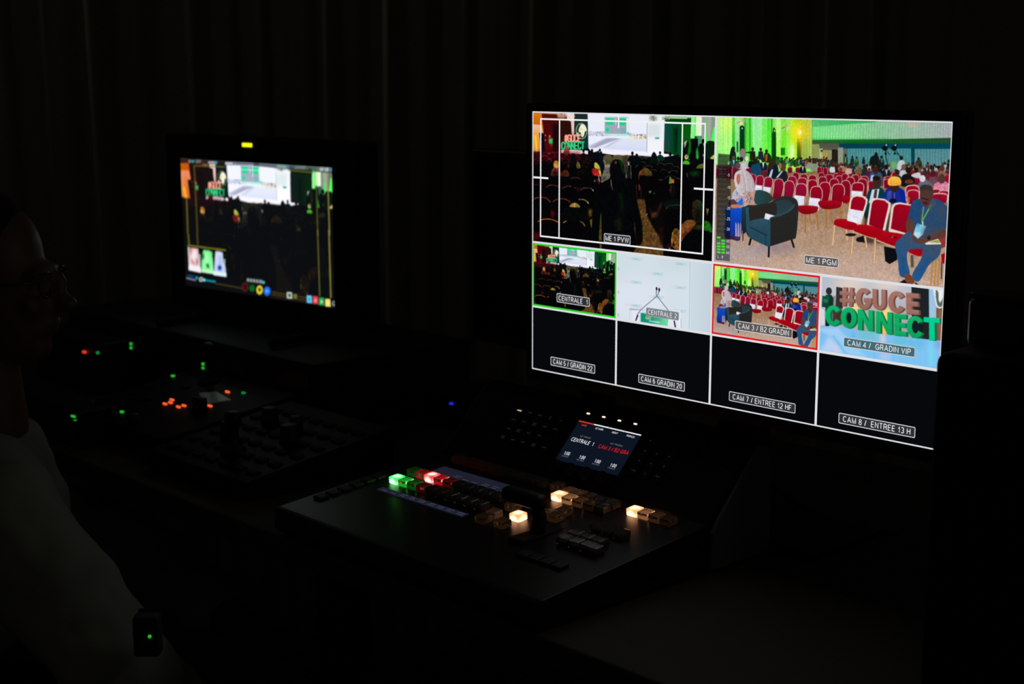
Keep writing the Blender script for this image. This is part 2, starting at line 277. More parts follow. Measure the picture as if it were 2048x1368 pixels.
def paint_hall(p):
    R = random.Random(4)
    # --- carpet
    p.c('P').rect(-40, 440, 1900, 1400, ((146, 110, 74), (220, 196, 188), 'v'))
    p.noise(8, 3, 1); p.noise(10, 5, 2); p.noise(7, 8, 5)
    p.c('P').ell(1000, 1180, 420, 120, (206, 180, 166), .4, soft=14); p.ell(820, 1010, 200, 60, (176, 150, 120), .35, soft=10); p.ell(180, 1060, 240, 60, (176, 170, 180), .5, soft=12)
    p.c('E').rect(0, 40, 1560, 900, (140, 235, 110))
    # --- green lit drapes: stripes left to right
    for x0, x1, a, b in [(40, 165, (205, 240, 165), (150, 250, 120)), (150, 320, (205, 250, 150), (150, 255, 110)), (308, 356, (70, 205, 60), (50, 190, 50)), (350, 425, (165, 228, 170), (110, 225, 120)),
                         (495, 525, (70, 160, 60), (30, 130, 40)), (520, 575, (95, 225, 70), (90, 235, 60)), (575, 590, (30, 140, 40), (20, 120, 40)), (588, 625, (120, 235, 110), (80, 225, 60)),
                         (620, 775, (170, 238, 180), (130, 245, 120)), (765, 850, (130, 235, 110), (120, 255, 70)), (846, 915, (80, 225, 60), (100, 250, 60)), (905, 925, (40, 160, 50), (30, 140, 40)),
                         (978, 1062, (180, 245, 120), (170, 255, 100)), (1055, 1135, (120, 225, 70), (110, 250, 30)), (1130, 1215, (150, 235, 110), (140, 250, 60)), (1205, 1300, (170, 235, 40), (190, 250, 40)),
                         (1296, 1370, (170, 215, 40), (160, 190, 60)), (1360, 1535, (185, 200, 85), (165, 190, 100))]:
        p.rect(x0, 60, x1, 860, (a, b, 'v'), soft=.6)
    for i in range(46):
        x = R.uniform(50, 1530); w = R.uniform(5, 13); d = R.choice([(60, 190, 60), (225, 255, 190), (90, 215, 80), (200, 250, 160)])
        if 420 < x < 500: continue
        p.poly([(x, 70), (x+w, 70), (x+w*.6+R.uniform(-6, 6), 760), (x+R.uniform(-8, 4), 760)], d, .32, soft=.5)
    p.ell(240, 160, 110, 150, (235, 255, 110), .45, soft=9); p.ell(230, 560, 40, 150, (215, 255, 180), .5, soft=7); p.ell(1222, 610, 34, 150, (245, 255, 225), .9, soft=4)
    p.ell(1010, 240, 45, 190, (225, 255, 190), .4, soft=6)
    # tall dark uplight towers and the glaring lamp
    p.rect(424, 205, 496, 640, ((10, 70, 40), (4, 66, 12), 'v')); p.rect(440, 190, 480, 240, (20, 60, 50)); p.ell(462, 237, 10, 10, (235, 250, 255))
    p.rect(376, 440, 402, 600, (20, 110, 60)); p.rect(918, 300, 980, 760, ((8, 90, 20), (2, 66, 10), 'v')); p.poly([(930, 300), (935, 235), (955, 222), (975, 260), (972, 305)], (12, 80, 20)); p.ell(958, 272, 9, 12, (225, 240, 150)); p.ell(975, 232, 16, 18, (190, 230, 40))
    p.rect(1300, 395, 1362, 740, ((150, 120, 10), (30, 100, 20), 'v')); p.rect(1338, 400, 1362, 740, ((190, 150, 10), (80, 90, 20), 'v'))
    p.ell(1345, 290, 190, 190, (252, 226, 30), .55, soft=11); p.ell(1345, 292, 105, 110, (255, 232, 50), .9, soft=7)
    for k in range(16):
        t = k*math.pi/8+.1; p.poly([(1345-8*math.sin(t), 292+8*math.cos(t)), (1345+175*math.cos(t), 292+175*math.sin(t)), (1345+8*math.sin(t), 292-8*math.cos(t))], (255, 222, 60), .55, soft=.7)
    p.ell(1345, 294, 26, 30, (255, 255, 225), 1, soft=2)
    # spiky ceiling lamps
    for cx, cy, r in ((455, 130, 95), (1140, 205, 88)):
        for k in range(30):
            t = k*2*math.pi/30; a = r*R.uniform(.75, 1.05); p.line([(cx, cy), (cx+a*math.cos(t), cy+a*math.sin(t)*(.95 if cy > 180 else .7))], 5, R.choice([(210, 225, 170), (110, 130, 90), (190, 215, 140), (235, 235, 190)]), .85)
        p.ell(cx, cy+(25 if cy < 180 else -15), 26, 30, (250, 225, 150) if cy < 180 else (190, 205, 60), .9, soft=1.5)
    p.rect(1050, 535, 1116, 650, (28, 140, 32)); p.rect(1060, 545, 1080, 640, (20, 120, 30))
    # --- valance, soffit and the far wall on the right
    p.c('E').rect(1530, 60, 1920, 900, (120, 130, 100)); p.c('F')
    p.rect(-294, 60, 1900, 420, ((120, 228, 135), (175, 178, 184), 'h')); p.poly([(-294, 60), (700, 60), (700, 140), (-294, 215)], ((95, 190, 120), (45, 172, 96), 'h'))
    p.poly([(700, 100), (1900, 120), (1900, 175), (700, 150)], (150, 176, 172), .6)
    for i in range(103):
        x = -284+i*21+R.uniform(-6, 6); t = (x+294)/2150; c = (70+60*t, 165-25*t, 110+35*t) if i % 2 else (185+15*t, 240-45*t, 190+15*t)
        top = 205-.085*(x+150) if x < 700 else 145; p.poly([(x, top), (x+9, top), (x-6, 405), (x-14, 405)], c, .38, soft=.4)
    p.rect(-294, 255, 500, 405, (190, 255, 170), .28, soft=14); p.ell(1240, 175, 95, 34, (214, 180, 158), .75, soft=3); p.ell(1240, 205, 50, 16, (206, 196, 176), .7, soft=1.5)
    p.poly([(-294, 415), (900, 402), (1900, 380), (1900, 480), (900, 482), (-294, 478)], ((14, 112, 40), (42, 86, 52), 'h')); p.poly([(-294, 420), (250, 455), (-294, 500)], (70, 90, 60)); p.poly([(-294, 405), (900, 400), (900, 430), (-294, 432)], (20, 140, 40), .6, soft=2)
    p.poly([(100, 470), (1900, 465), (1900, 560), (100, 552)], ((8, 70, 88), (0, 82, 100), 'h')); p.rect(-294, 470, 120, 900, ((90, 92, 78), (120, 130, 100), 'v')); p.rect(10, 570, 98, 760, (42, 34, 30)); p.rect(100, 530, 180, 780, (150, 156, 140)); p.rect(180, 545, 250, 800, (96, 116, 116))
    p.rect(250, 545, 1230, 900, ((66, 142, 146), (110, 160, 166), 'v')); p.rect(1265, 552, 1840, 900, ((86, 140, 146), (104, 152, 158), 'v'))
    for i in range(70):
        x = 255+i*22.5+R.uniform(-5, 5); p.rect(x, 552, x+8, 880, (60, 118, 128) if i % 2 else (140, 188, 190), .45, soft=.4)
    p.rect(1215, 540, 1268, 860, (6, 72, 84)); p.rect(250, 700, 1230, 880, (60, 120, 110), .3, soft=6)
    p.c('E'); p.rect(1530, 480, 1640, 760, (150, 160, 100)); p.rect(1640, 545, 1690, 720, (186, 190, 150)); p.rect(1690, 570, 1830, 760, (150, 150, 110)); p.rect(1660, 565, 1690, 600, (60, 70, 50))
    p.rect(1700, 590, 1760, 740, (188, 160, 60), .8, soft=3); p.rect(1830, 560, 1905, 780, (46, 36, 30)); p.line([(1532, 110), (1528, 740)], 9, (110, 130, 60), .8)
    for i in range(9): p.line([(1375+i*19, 130), (1372+i*19, 740)], 6, R.choice([(140, 150, 60), (215, 225, 120)]), .5)
    # --- far standing and seated crowd
    crowd = [(28, 30, 34), (40, 52, 60), (120, 120, 110), (60, 60, 40), (24, 60, 70), (176, 180, 176), (90, 60, 40), (30, 70, 40), (150, 110, 90)]
    skin = [(58, 34, 26), (84, 52, 38), (44, 28, 22), (104, 66, 48)]
    p.c('E')
    for x, y, r, cs in [(320, 555, 30, (30, 60, 30)), (470, 550, 24, (150, 140, 130)), (622, 555, 26, (34, 40, 24)), (745, 560, 24, (30, 50, 60)), (832, 585, 26, (120, 70, 30))]:
        sitter(p, x, y, r, (34, 34, 24), cs, 3.0, 6.2)
    p.poly([(300, 530), (345, 520), (352, 580), (330, 700), (285, 690), (280, 600)], (22, 44, 28), sm=4); p.poly([(510, 600), (620, 590), (630, 625), (520, 615)], (26, 44, 24)); p.poly([(800, 620), (860, 615), (905, 670), (900, 760), (810, 750)], (40, 52, 20), sm=3); p.poly([(815, 640), (850, 630), (840, 740), (815, 740)], (170, 100, 50))
    p.poly([(440, 560), (500, 560), (510, 690), (430, 700)], (146, 132, 126), sm=3)
    for i in range(34):
        x = 960+i*24+R.uniform(-8, 8); y = 690+R.uniform(-10, 45); sitter(p, x, y, R.uniform(15, 21), R.choice([(30, 60, 20), (20, 74, 30), (52, 40, 28)] if x < 1350 else skin), R.choice([(20, 96, 30), (24, 70, 30), (120, 150, 110), (60, 90, 50)] if x < 1350 else crowd), 2.6, 5)
    for i in range(60):
        x = 1530+i*6.5+R.uniform(-8, 8); y = 730+R.uniform(-25, 70); sitter(p, x, y, R.uniform(13, 18), R.choice(skin), R.choice(crowd), 2.6, 4.5)
    p.c('F')
    for x, y, r, cs in [(215, 650, 22, (30, 70, 44)), (318, 675, 18, (26, 52, 46)), (385, 690, 20, (34, 70, 50)), (490, 690, 14, (26, 40, 40)), (765, 680, 26, (22, 44, 44)), (1330, 705, 24, (66, 66, 44)), (1790, 740, 26, (20, 26, 26))]: sitter(p, x, y, r, (22, 30, 24), cs, 2.8, 6.5)
    p.poly([(668, 605), (700, 610), (708, 650), (725, 690), (722, 800), (690, 880), (600, 860), (575, 780), (600, 680), (650, 650)], (24, 32, 32), sm=4)
    p.ell(1330, 790, 52, 80, (64, 62, 42)); p.rect(205, 680, 220, 760, (190, 220, 150), .8, soft=1); p.rect(760, 700, 775, 760, (150, 200, 180), .8, soft=1); p.rect(370, 700, 400, 760, (120, 190, 90), .7, soft=2)
    p.rect(915, 745, 985, 860, (150, 190, 90), .75, soft=3); p.rect(1528, 812, 1650, 880, (14, 20, 26))
    # two cameras on cranes
    for dx in (0, 140):
        p.poly([(760+dx, 545), (800+dx, 500), (850+dx, 505), (862+dx, 545), (840+dx, 585), (800+dx, 580)], (12, 26, 28)); p.ell(838+dx, 494, 11, 11, (220, 225, 215)); p.poly([(800+dx, 630), (835+dx, 590), (850+dx, 640)], (14, 30, 30)); p.line([(850+dx, 590), (890+dx, 640)], 9, (14, 30, 30))
    p.line([(828, 590), (830, 660), (868, 860)], 12, (14, 26, 28)); p.line([(1000, 620), (1080, 700)], 10, (20, 40, 44)); p.ell(1065, 690, 26, 32, (20, 22, 22))
    p.poly([(1035, 735), (1090, 728), (1118, 770), (1120, 870), (1010, 870), (1000, 800)], (200, 204, 206), sm=4)
    for i in range(90):
        x = R.uniform(-40, 1800); y = R.uniform(770, 900); r = R.uniform(18, 30); sitter(p, x, y, r, R.choice(skin), R.choice(crowd+[(190, 186, 190), (170, 120, 110), (120, 40, 40)]), 2.7, 3.4, R.choice([None, None, (200, 205, 200)]))
    p.rect(-160, 905, 1840, 1100, ((110, 20, 30), (120, 16, 40), 'v'), .85, soft=2)
    # --- back rows of crimson chairs
    p.c('F')
    for x, y, w in [(75, 918, 100), (215, 928, 110), (405, 922, 90), (860, 940, 120), (960, 900, 90), (360, 945, 120), (505, 965, 115), (125, 962, 130), (10, 950, 60)]: chair_back(p, x, y, w, y+140, rw=.08)
    for x, y, r, sk, co, sh in [(500, 830, 34, (60, 36, 28), (40, 50, 58), None), (575, 850, 36, (200, 196, 200), (96, 34, 56), None), (200, 800, 26, (70, 44, 34), (150, 130, 116), None), (262, 815, 30, (84, 50, 38), (206, 166, 158), None), (140, 860, 28, (176, 30, 34), (150, 26, 34), None),
                                (410, 820, 30, (150, 92, 64), (120, 96, 60), None), (835, 830, 38, (34, 26, 24), (28, 34, 40), (180, 190, 200)), (1100, 830, 42, (120, 96, 76), (200, 200, 205), None), (720, 810, 40, (40, 30, 26), (30, 32, 40), None), (1290, 880, 40, (40, 26, 22), (206, 202, 204), None), (1690, 850, 44, (96, 60, 46), (140, 130, 110), None),
                                (1000, 910, 42, (58, 38, 32), (56, 50, 52), None), (1545, 930, 44, (52, 40, 44), (110, 96, 116), None), (1420, 940, 46, (60, 46, 50), (96, 44, 50), None)]: sitter(p, x, y, r, sk, co, 3, 3.8, sh)
    p.ell(575, 865, 18, 22, (70, 44, 34)); p.rect(1230, 895, 1880, 1080, (120, 40, 44), .35, soft=5)
    for x, y, w, b in [(1300, 975, 110, 1100), (1760, 940, 80, 1100), (850, 975, 120, 1110), (870, 1005, 120, 1160)]: chair_back(p, x, y, w, b)
    p.poly([(1080, 960), (1150, 930), (1230, 945), (1265, 1010), (1250, 1090), (1080, 1130), (1060, 1030)], (30, 26, 28), sm=4); p.ell(1170, 880, 42, 50, (44, 28, 24)); p.poly([(1120, 1040), (1180, 1020), (1240, 1040), (1230, 1080), (1130, 1080)], (120, 64, 40), sm=3)
    p.poly([(1215, 950), (1330, 910), (1360, 950), (1340, 1000), (1250, 985)], (208, 206, 210), sm=3)
    p.poly([(570, 1010), (590, 930), (640, 905), (740, 910), (780, 990), (770, 1120), (560, 1060)], ((34, 96, 170), (80, 84, 96), 'h'), sm=4); p.poly([(600, 960), (645, 950), (620, 1050), (590, 1040)], (190, 196, 214)); p.ell(672, 880, 42, 60, (66, 42, 34))
    # --- left seated guests
    p.c('E')
    p.rect(40, 800, 1000, 1000, (96, 22, 40), .85, soft=2)
    for x, y, w, b in [(200, 800, 110, 1000), (285, 810, 80, 1010), (350, 820, 90, 1020), (560, 805, 90, 940), (650, 840, 90, 960), (760, 850, 40, 960), (85, 840, 80, 960), (1190, 830, 80, 920), (1310, 835, 80, 920), (1660, 825, 90, 920), (1740, 835, 70, 920)]: chair_back(p, x, y, w, b, red=(136, 22, 48), rim=(196, 150, 140))
    for x, y, r, sk, co, sh in [(330, 690, 30, (90, 84, 60), (28, 80, 90), (190, 205, 200)), (400, 700, 30, (24, 60, 24), (30, 80, 50), None), (450, 710, 36, (40, 34, 30), (186, 172, 176), None), (530, 700, 34, (222, 226, 222), (180, 196, 180), None), (605, 700, 32, (52, 40, 24), (24, 30, 30), None), (690, 690, 26, (60, 60, 30), (40, 60, 40), None),
                                (780, 720, 36, (50, 44, 34), (20, 36, 56), (210, 220, 215)), (660, 740, 42, (36, 34, 30), (22, 74, 100), None), (920, 750, 40, (60, 44, 36), (24, 34, 44), (190, 196, 180)), (395, 810, 48, (98, 80, 84), (90, 30, 50), None), (1385, 790, 30, (64, 40, 34), (22, 32, 44), (196, 205, 205)), (1490, 730, 28, (56, 42, 30), (150, 156, 140), None), (1560, 740, 34, (60, 46, 34), (146, 152, 130), None), (1835, 800, 26, (66, 42, 36), (208, 212, 216), None)]: sitter(p, x, y, r, sk, co, 3, 4.2, sh)
    p.poly([(440, 800), (480, 760), (530, 800), (520, 870), (470, 880)], (206, 196, 206), sm=3)
    p.poly([(860, 880), (930, 800), (990, 800), (1015, 880), (1000, 1000), (860, 990)], (20, 34, 52), sm=4); p.ell(900, 810, 42, 56, (64, 40, 34)); p.poly([(905, 870), (935, 865), (905, 985), (862, 985)], (196, 205, 214)); p.poly([(640, 800), (720, 780), (750, 860), (745, 950), (640, 950), (625, 880)], (26, 78, 108), sm=4)
    p.poly([(1000, 960), (1040, 890), (1110, 880), (1145, 930), (1150, 1060), (980, 1020)], (34, 36, 44), sm=4); p.ell(1082, 835, 48, 60, (104, 62, 48)); p.ell(1040, 810, 24, 44, (150, 120, 100)); p.poly([(1060, 890), (1085, 890), (1010, 990), (970, 1000)], (198, 205, 205))
    # --- middle and front rows of chairs (numbers read in the overview)
    p.c('P')
    for x, y, w, b in [(815, 420, 34, 480), (860, 425, 34, 480), (640, 462, 50, 540), (700, 472, 58, 560), (765, 480, 62, 570), (830, 462, 50, 540), (890, 475, 60, 570), (840, 492, 66, 600), (965, 485, 64, 580), (1005, 470, 50, 560), (925, 507, 72, 620), (1085, 478, 52, 560), (1045, 496, 68, 600), (1150, 488, 62, 590), (1010, 520, 78, 690), (1135, 508, 78, 640), (1200, 525, 46, 600), (1325, 490, 50, 560), (1320, 510, 60, 580)]:
        chair_back(p, x, y, w, b, red=(150, 12, 46))
    for x, y, w, b, l, n in [(325, 475, 44, 560, -6, None), (375, 483, 60, 598, -12, (.62, .96)), (438, 495, 66, 612, -14, (.62, .96)), (612, 488, 70, 600, 0, None), (688, 500, 74, 600, 0, None), (765, 515, 76, 640, 0, None), (514, 508, 78, 660, -16, None), (592, 522, 82, 690, -16, None), (857, 532, 88, 690, -14, None), (680, 543, 92, 705, -18, (.54, .97)), (1100, 535, 96, 640, -6, (.6, 1.0)), (955, 546, 100, 700, -14, None), (792, 563, 96, 740, -18, (.48, .97))]:
        chair_back(p, x, y, w, b, l, red=(160, 18, 62) if x < 720 else (162, 8, 44), note=n)
    # cushions and gold legs behind the armchair
    for x0, x1, y in ((665, 800, 735), (820, 975, 698), (985, 1040, 660)):
        for lx, dy in ((x0+45, 175), (x1-10, 145), (x0+70, 110)): p.line([(lx, y+25), (lx+(18 if dy < 160 else 0), y+dy)], 9, (176, 120, 52))
        p.poly([(x0, y-25), (x1-10, y-22), (x1+4, y), (x1-20, y+28), (x0+40, y+38), (x0-6, y+14)], ((176, 12, 34), (130, 8, 26), 'v'), sm=4)
    p.rect(470, 630, 520, 700, (120, 16, 30), .8, soft=3)
    # --- couple between the rows
    p.poly([(1165, 640), (1190, 590), (1235, 570), (1285, 585), (1300, 640), (1290, 780), (1150, 800)], (14, 66, 76), sm=4); p.poly([(1205, 590), (1260, 585), (1240, 690), (1180, 690)], (208, 214, 226)); p.poly([(1225, 590), (1245, 590), (1235, 660), (1215, 650)], (70, 62, 58)); p.ell(1243, 535, 32, 48, (72, 46, 40)); p.ell(1238, 505, 28, 18, (36, 26, 24))
    p.poly([(1290, 640), (1310, 590), (1360, 570), (1420, 580), (1455, 620), (1455, 690), (1290, 690)], ((16, 52, 150), (14, 40, 160), 'h'), sm=4)
    for i in range(9): p.line([(1315+i*11, 590+abs(4-i)*4), (1300+i*14, 680)], 4, R.choice([(150, 140, 180), (190, 170, 190), (60, 60, 120)]), .8)
    p.ell(1372, 570, 34, 42, (64, 40, 36)); p.poly([(1326, 555), (1328, 512), (1368, 492), (1412, 505), (1420, 550), (1372, 562)], ((250, 205, 90), (238, 176, 66), 'v'), sm=4)
    for i in range(4): p.line([(1335, 520+i*9), (1375, 508+i*11), (1412, 520+i*8)], 3, (220, 150, 50), .6)
    p.ell(1360, 672, 26, 16, (20, 20, 30)); p.rect(1145, 760, 1340, 990, (40, 28, 24), .65, soft=3)
    # pink guest and the empty chairs on the right
    p.poly([(1660, 570), (1690, 535), (1750, 530), (1780, 560), (1775, 620), (1670, 620)], (214, 130, 160), sm=4); p.ell(1722, 510, 26, 38, (92, 62, 56))
    for i in range(30): p.ell(R.uniform(1670, 1772), R.uniform(545, 610), 4, 4, R.choice([(236, 190, 210), (170, 70, 110)]))
    p.poly([(1540, 560), (1580, 520), (1620, 520), (1650, 560), (1640, 600), (1550, 600)], (110, 110, 128), sm=3); p.ell(1580, 508, 22, 26, (214, 214, 222))
    for x, y, w, b in [(1505, 555, 110, 680), (1510, 590, 96, 700), (1680, 585, 70, 640), (1738, 595, 80, 650), (1705, 615, 130, 690)]: chair_back(p, x, y, w, b, rim=(226, 200, 186))
    p.line([(1455, 645), (1480, 650), (1478, 690)], 8, (190, 110, 60))
    # --- three front chairs
    def fchair(back, inner, seat, legs, rim):
        for lg in legs: p.line(lg, 17, (196, 152, 110)); p.line([(a+4, b) for a, b in lg], 6, (226, 204, 178))
        p.poly(back, (230, 218, 210)); p.poly(inner, ((166, 8, 40), (150, 4, 34), 'v'))
        p.poly(rim, (214, 176, 140)); p.poly(seat, ((184, 10, 30), (160, 4, 30), 'v'), sm=4)
    fchair([(1020, 800), (1040, 670), (1055, 640), (1090, 628), (1140, 636), (1172, 660), (1170, 690), (1120, 850), (1020, 830)], [(1034, 800), (1052, 675), (1064, 650), (1092, 640), (1135, 647), (1158, 668), (1156, 690), (1108, 845), (1030, 820)], [(926, 820), (950, 808), (1020, 812), (1090, 845), (1075, 880), (1040, 890), (935, 858), (922, 840)],
           [[(922, 855), (906, 1005)], [(1062, 890), (1046, 1068)], [(1010, 890), (1016, 965)]], [(922, 845), (1060, 885), (1062, 897), (924, 858)])
    p.poly([(1036, 732), (1146, 752), (1112, 846), (1018, 820)], ((226, 228, 240), (236, 236, 246), 'v')); p.line([(1062, 788), (1096, 794)], 4, (170, 176, 200), .7)
    fchair([(1165, 850), (1190, 690), (1205, 662), (1240, 652), (1300, 660), (1342, 690), (1340, 720), (1300, 895), (1165, 860)], [(1180, 850), (1203, 695), (1216, 672), (1242, 664), (1296, 671), (1326, 696), (1324, 718), (1282, 890), (1180, 850)], [(1072, 870), (1100, 852), (1170, 852), (1280, 888), (1270, 920), (1215, 948), (1085, 905), (1066, 890)],
           [[(1060, 905), (1045, 1068)], [(1225, 950), (1212, 1140)], [(1150, 940), (1158, 1020)]], [(1070, 895), (1215, 945), (1215, 958), (1070, 908)])
    fchair([(1325, 890), (1350, 720), (1368, 692), (1410, 684), (1490, 700), (1490, 925), (1330, 905)], [(1340, 890), (1364, 725), (1378, 704), (1412, 697), (1490, 710), (1460, 915), (1340, 880)], [(1238, 930), (1265, 908), (1340, 905), (1440, 930), (1430, 1000), (1370, 1010), (1250, 965), (1232, 950)],
           [[(1225, 965), (1210, 1140)]], [(1238, 958), (1370, 1010), (1372, 1022), (1238, 972)])
    p.ell(1352, 940, 10, 6, (220, 190, 150)); p.line([(1335, 935), (1385, 948)], 6, (60, 6, 16))
    # bag, shoes and shade beneath
    p.poly([(1290, 1010), (1385, 1030), (1388, 1110), (1330, 1142), (1298, 1120)], (18, 20, 26)); p.ell(1110, 965, 26, 14, (24, 22, 26)); p.poly([(1085, 950), (1140, 930), (1150, 985), (1095, 975)], (26, 24, 28)); p.ell(1045, 925, 40, 12, (34, 26, 24))
    p.line([(1496, 1080), (1498, 1160)], 22, (96, 92, 80)); p.poly([(1465, 1045), (1560, 1010), (1580, 1060), (1550, 1085)], (170, 8, 32), sm=3)
    for x in (1650, 1675, 1700): p.line([(x, 1100), (x-16, 1300)], 11, (192, 140, 72))
    p.line([(1716, 1130), (1712, 1250)], 10, (90, 64, 50)); p.poly([(1712, 1070), (1745, 1060), (1745, 1140), (1716, 1135)], (168, 6, 30)); p.poly([(1690, 900), (1760, 900), (1755, 1010), (1700, 1030)], (150, 40, 44), .8)
    # --- man in the blue suit looking at his phone
    p.poly([(1500, 690), (1530, 665), (1590, 655), (1680, 660), (1740, 695), (1765, 740), (1755, 880), (1700, 900), (1690, 960), (1520, 960), (1490, 900), (1500, 820), (1470, 815)], ((46, 84, 124), (58, 84, 112), 'v'), sm=4)
    p.poly([(1500, 690), (1480, 760), (1470, 815), (1510, 820), (1520, 760)], (40, 80, 122), sm=3)
    p.poly([(1690, 780), (1765, 760), (1758, 880), (1690, 870)], (52, 84, 116), sm=3)
    p.poly([(1462, 812), (1508, 820), (1512, 900), (1530, 960), (1490, 975), (1455, 880)], (104, 68, 60), sm=3); p.poly([(1740, 880), (1690, 900), (1610, 930), (1600, 975), (1720, 950), (1752, 920)], (106, 66, 56), sm=3)
    p.poly([(1400, 960), (1470, 905), (1520, 930), (1600, 960), (1600, 1020), (1520, 1030), (1470, 1040), (1460, 1110), (1478, 1225), (1408, 1230), (1392, 1110), (1372, 1000)], ((64, 92, 124), (44, 96, 146), 'v'), sm=4)
    p.poly([(1585, 1000), (1700, 985), (1712, 1030), (1690, 1090), (1620, 1150), (1545, 1270), (1495, 1225), (1560, 1110), (1575, 1040)], ((74, 88, 110), (40, 98, 150), 'v'), sm=4)
    p.poly([(1590, 985), (1690, 955), (1715, 995), (1600, 998)], (226, 222, 216)); p.poly([(1620, 980), (1690, 962), (1705, 985)], (150, 160, 70))
    p.poly([(1495, 930), (1530, 925), (1560, 950), (1600, 955), (1620, 975), (1570, 990), (1520, 985)], (112, 68, 54), sm=4); p.poly([(1500, 950), (1530, 940), (1548, 975), (1520, 985)], (90, 60, 58), sm=3); p.ell(1622, 945, 12, 18, (30, 26, 30))
    p.poly([(1535, 838), (1604, 862), (1578, 925), (1540, 955), (1508, 922)], ((150, 206, 226), (206, 226, 236), 'v')); p.poly([(1540, 850), (1598, 868), (1575, 915), (1522, 898)], (120, 200, 226), .8); p.line([(1574, 815), (1580, 850)], 10, (210, 226, 240))
    p.line([(1585, 720), (1572, 825)], 8, (120, 170, 120)); p.line([(1640, 705), (1605, 770), (1574, 825)], 10, (120, 170, 90))
    p.poly([(1560, 610), (1562, 570), (1600, 555), (1645, 565), (1660, 610), (1650, 680), (1615, 715), (1585, 700), (1562, 660)], ((84, 66, 62), (104, 56, 56), 'v'), sm=4); p.poly([(1560, 600), (1565, 565), (1600, 553), (1648, 566), (1655, 600), (1610, 590)], (66, 56, 54), sm=4); p.line([(1570, 652), (1625, 668)], 7, (40, 30, 40)); p.ell(1598, 690, 18, 10, (84, 34, 36))
    p.poly([(1690, 700), (1760, 740), (1750, 800), (1690, 790)], (74, 84, 96), .6, soft=3); p.poly([(1530, 690), (1560, 680), (1560, 850), (1525, 860)], (34, 78, 124), .6, soft=3); p.poly([(1590, 860), (1690, 880), (1690, 930), (1560, 950)], (76, 84, 104), .6, soft=3); p.poly([(1480, 930), (1560, 960), (1540, 1010), (1460, 1000)], (84, 88, 104), .55, soft=3)
    p.poly([(1420, 1080), (1440, 1080), (1450, 1210), (1420, 1215)], (36, 90, 144), .6, soft=2); p.poly([(1600, 1090), (1650, 1070), (1560, 1230), (1520, 1225)], (34, 92, 150), .6, soft=3)
    p.poly([(1655, 650), (1680, 690), (1640, 750), (1615, 715)], (84, 90, 96), .7)
    p.poly([(1440, 1222), (1480, 1218), (1510, 1260), (1500, 1290), (1458, 1290)], (132, 74, 54), sm=3); p.poly([(1395, 1282), (1440, 1255), (1460, 1285), (1530, 1300), (1500, 1262), (1540, 1290), (1540, 1320), (1395, 1320)], (24, 18, 20))
    # --- lady with long silver hair on the left
    p.poly([(120, 720), (250, 700), (255, 820), (225, 960), (170, 960), (110, 930), (118, 800)], ((18, 96, 214), (24, 50, 150), 'v'), sm=4); p.poly([(180, 600), (240, 570), (320, 590), (345, 660), (330, 720), (250, 725), (190, 720), (165, 680)], ((190, 196, 222), (196, 150, 132), 'h'), sm=4)
    for i in range(90):
        x = R.uniform(195, 340); y = R.uniform(590, 715); a = R.uniform(-.8, .4); p.line([(x, y), (x+10*math.sin(a), y+12)], 4, R.choice([(60, 70, 150), (230, 225, 235), (60, 70, 140), (196, 140, 110)] if x < 270 else [(204, 150, 120), (110, 76, 90), (224, 186, 160), (70, 64, 110)]), .85)
    p.poly([(205, 690), (240, 650), (250, 700), (200, 725)], (30, 110, 220), .9); p.poly([(140, 690), (175, 660), (205, 690), (200, 730), (160, 730)], (92, 64, 74), sm=3); p.poly([(155, 705), (205, 700), (245, 712), (200, 728), (160, 724)], (196, 132, 106), sm=3)
    p.poly([(190, 470), (235, 442), (285, 455), (320, 500), (335, 560), (328, 610), (260, 600), (245, 640), (215, 620), (185, 540)], ((214, 205, 205), (186, 176, 184), 'h'), sm=5)
    for i in range(40):
        x = R.uniform(215, 320); p.line([(x-(x-235)*.4, 455+R.uniform(0, 25)), (x, 520), (x+6, 590+R.uniform(-10, 25))], 2.5, R.choice([(236, 230, 228), (160, 150, 158), (196, 176, 176)]), .6)
    p.poly([(205, 480), (225, 475), (228, 520), (215, 555), (200, 520)], (190, 116, 100), sm=3)
    for x in (165, 195, 212, 228): p.poly([(x-6, 960), (x-2, 830), (x+6, 850), (x+9, 950)], R.choice([(200, 160, 160), (220, 200, 210), (40, 60, 160), (196, 140, 130)]), .8)
    p.poly([(110, 925), (230, 940), (225, 968), (120, 955)], (70, 44, 60), .8)
    # --- grey tub armchairs
    p.poly([(345, 600), (400, 598), (445, 620), (470, 665), (400, 700), (335, 690)], ((44, 86, 88), (50, 64, 62), 'h'), sm=3); p.poly([(240, 720), (275, 712), (275, 900), (255, 920), (238, 880)], ((40, 70, 86), (34, 40, 44), 'v')); p.line([(248, 905), (246, 970)], 7, (40, 30, 30))
    p.ell(500, 1020, 150, 40, (150, 136, 150), .7, soft=8); p.rect(290, 990, 440, 1090, (170, 160, 170), .35, soft=9)
    p.line([(308, 945), (294, 1000)], 15, (26, 24, 28)); p.line([(604, 950), (624, 1018)], 14, (30, 24, 22)); p.line([(440, 1005), (437, 1090)], 14, (34, 32, 38))
    p.poly([(266, 720), (340, 705), (450, 685), (520, 645), (580, 640), (640, 660), (658, 710), (655, 800), (640, 940), (610, 960), (450, 1010), (430, 1012), (290, 940), (270, 870)], ((44, 52, 54), (50, 50, 46), 'v'), sm=5)
    p.poly([(470, 700), (530, 665), (590, 672), (615, 710), (600, 770), (480, 800)], ((54, 66, 70), (44, 76, 92), 'v'), sm=4); p.poly([(300, 735), (400, 718), (490, 690), (480, 800), (300, 830)], (50, 46, 42), sm=3)
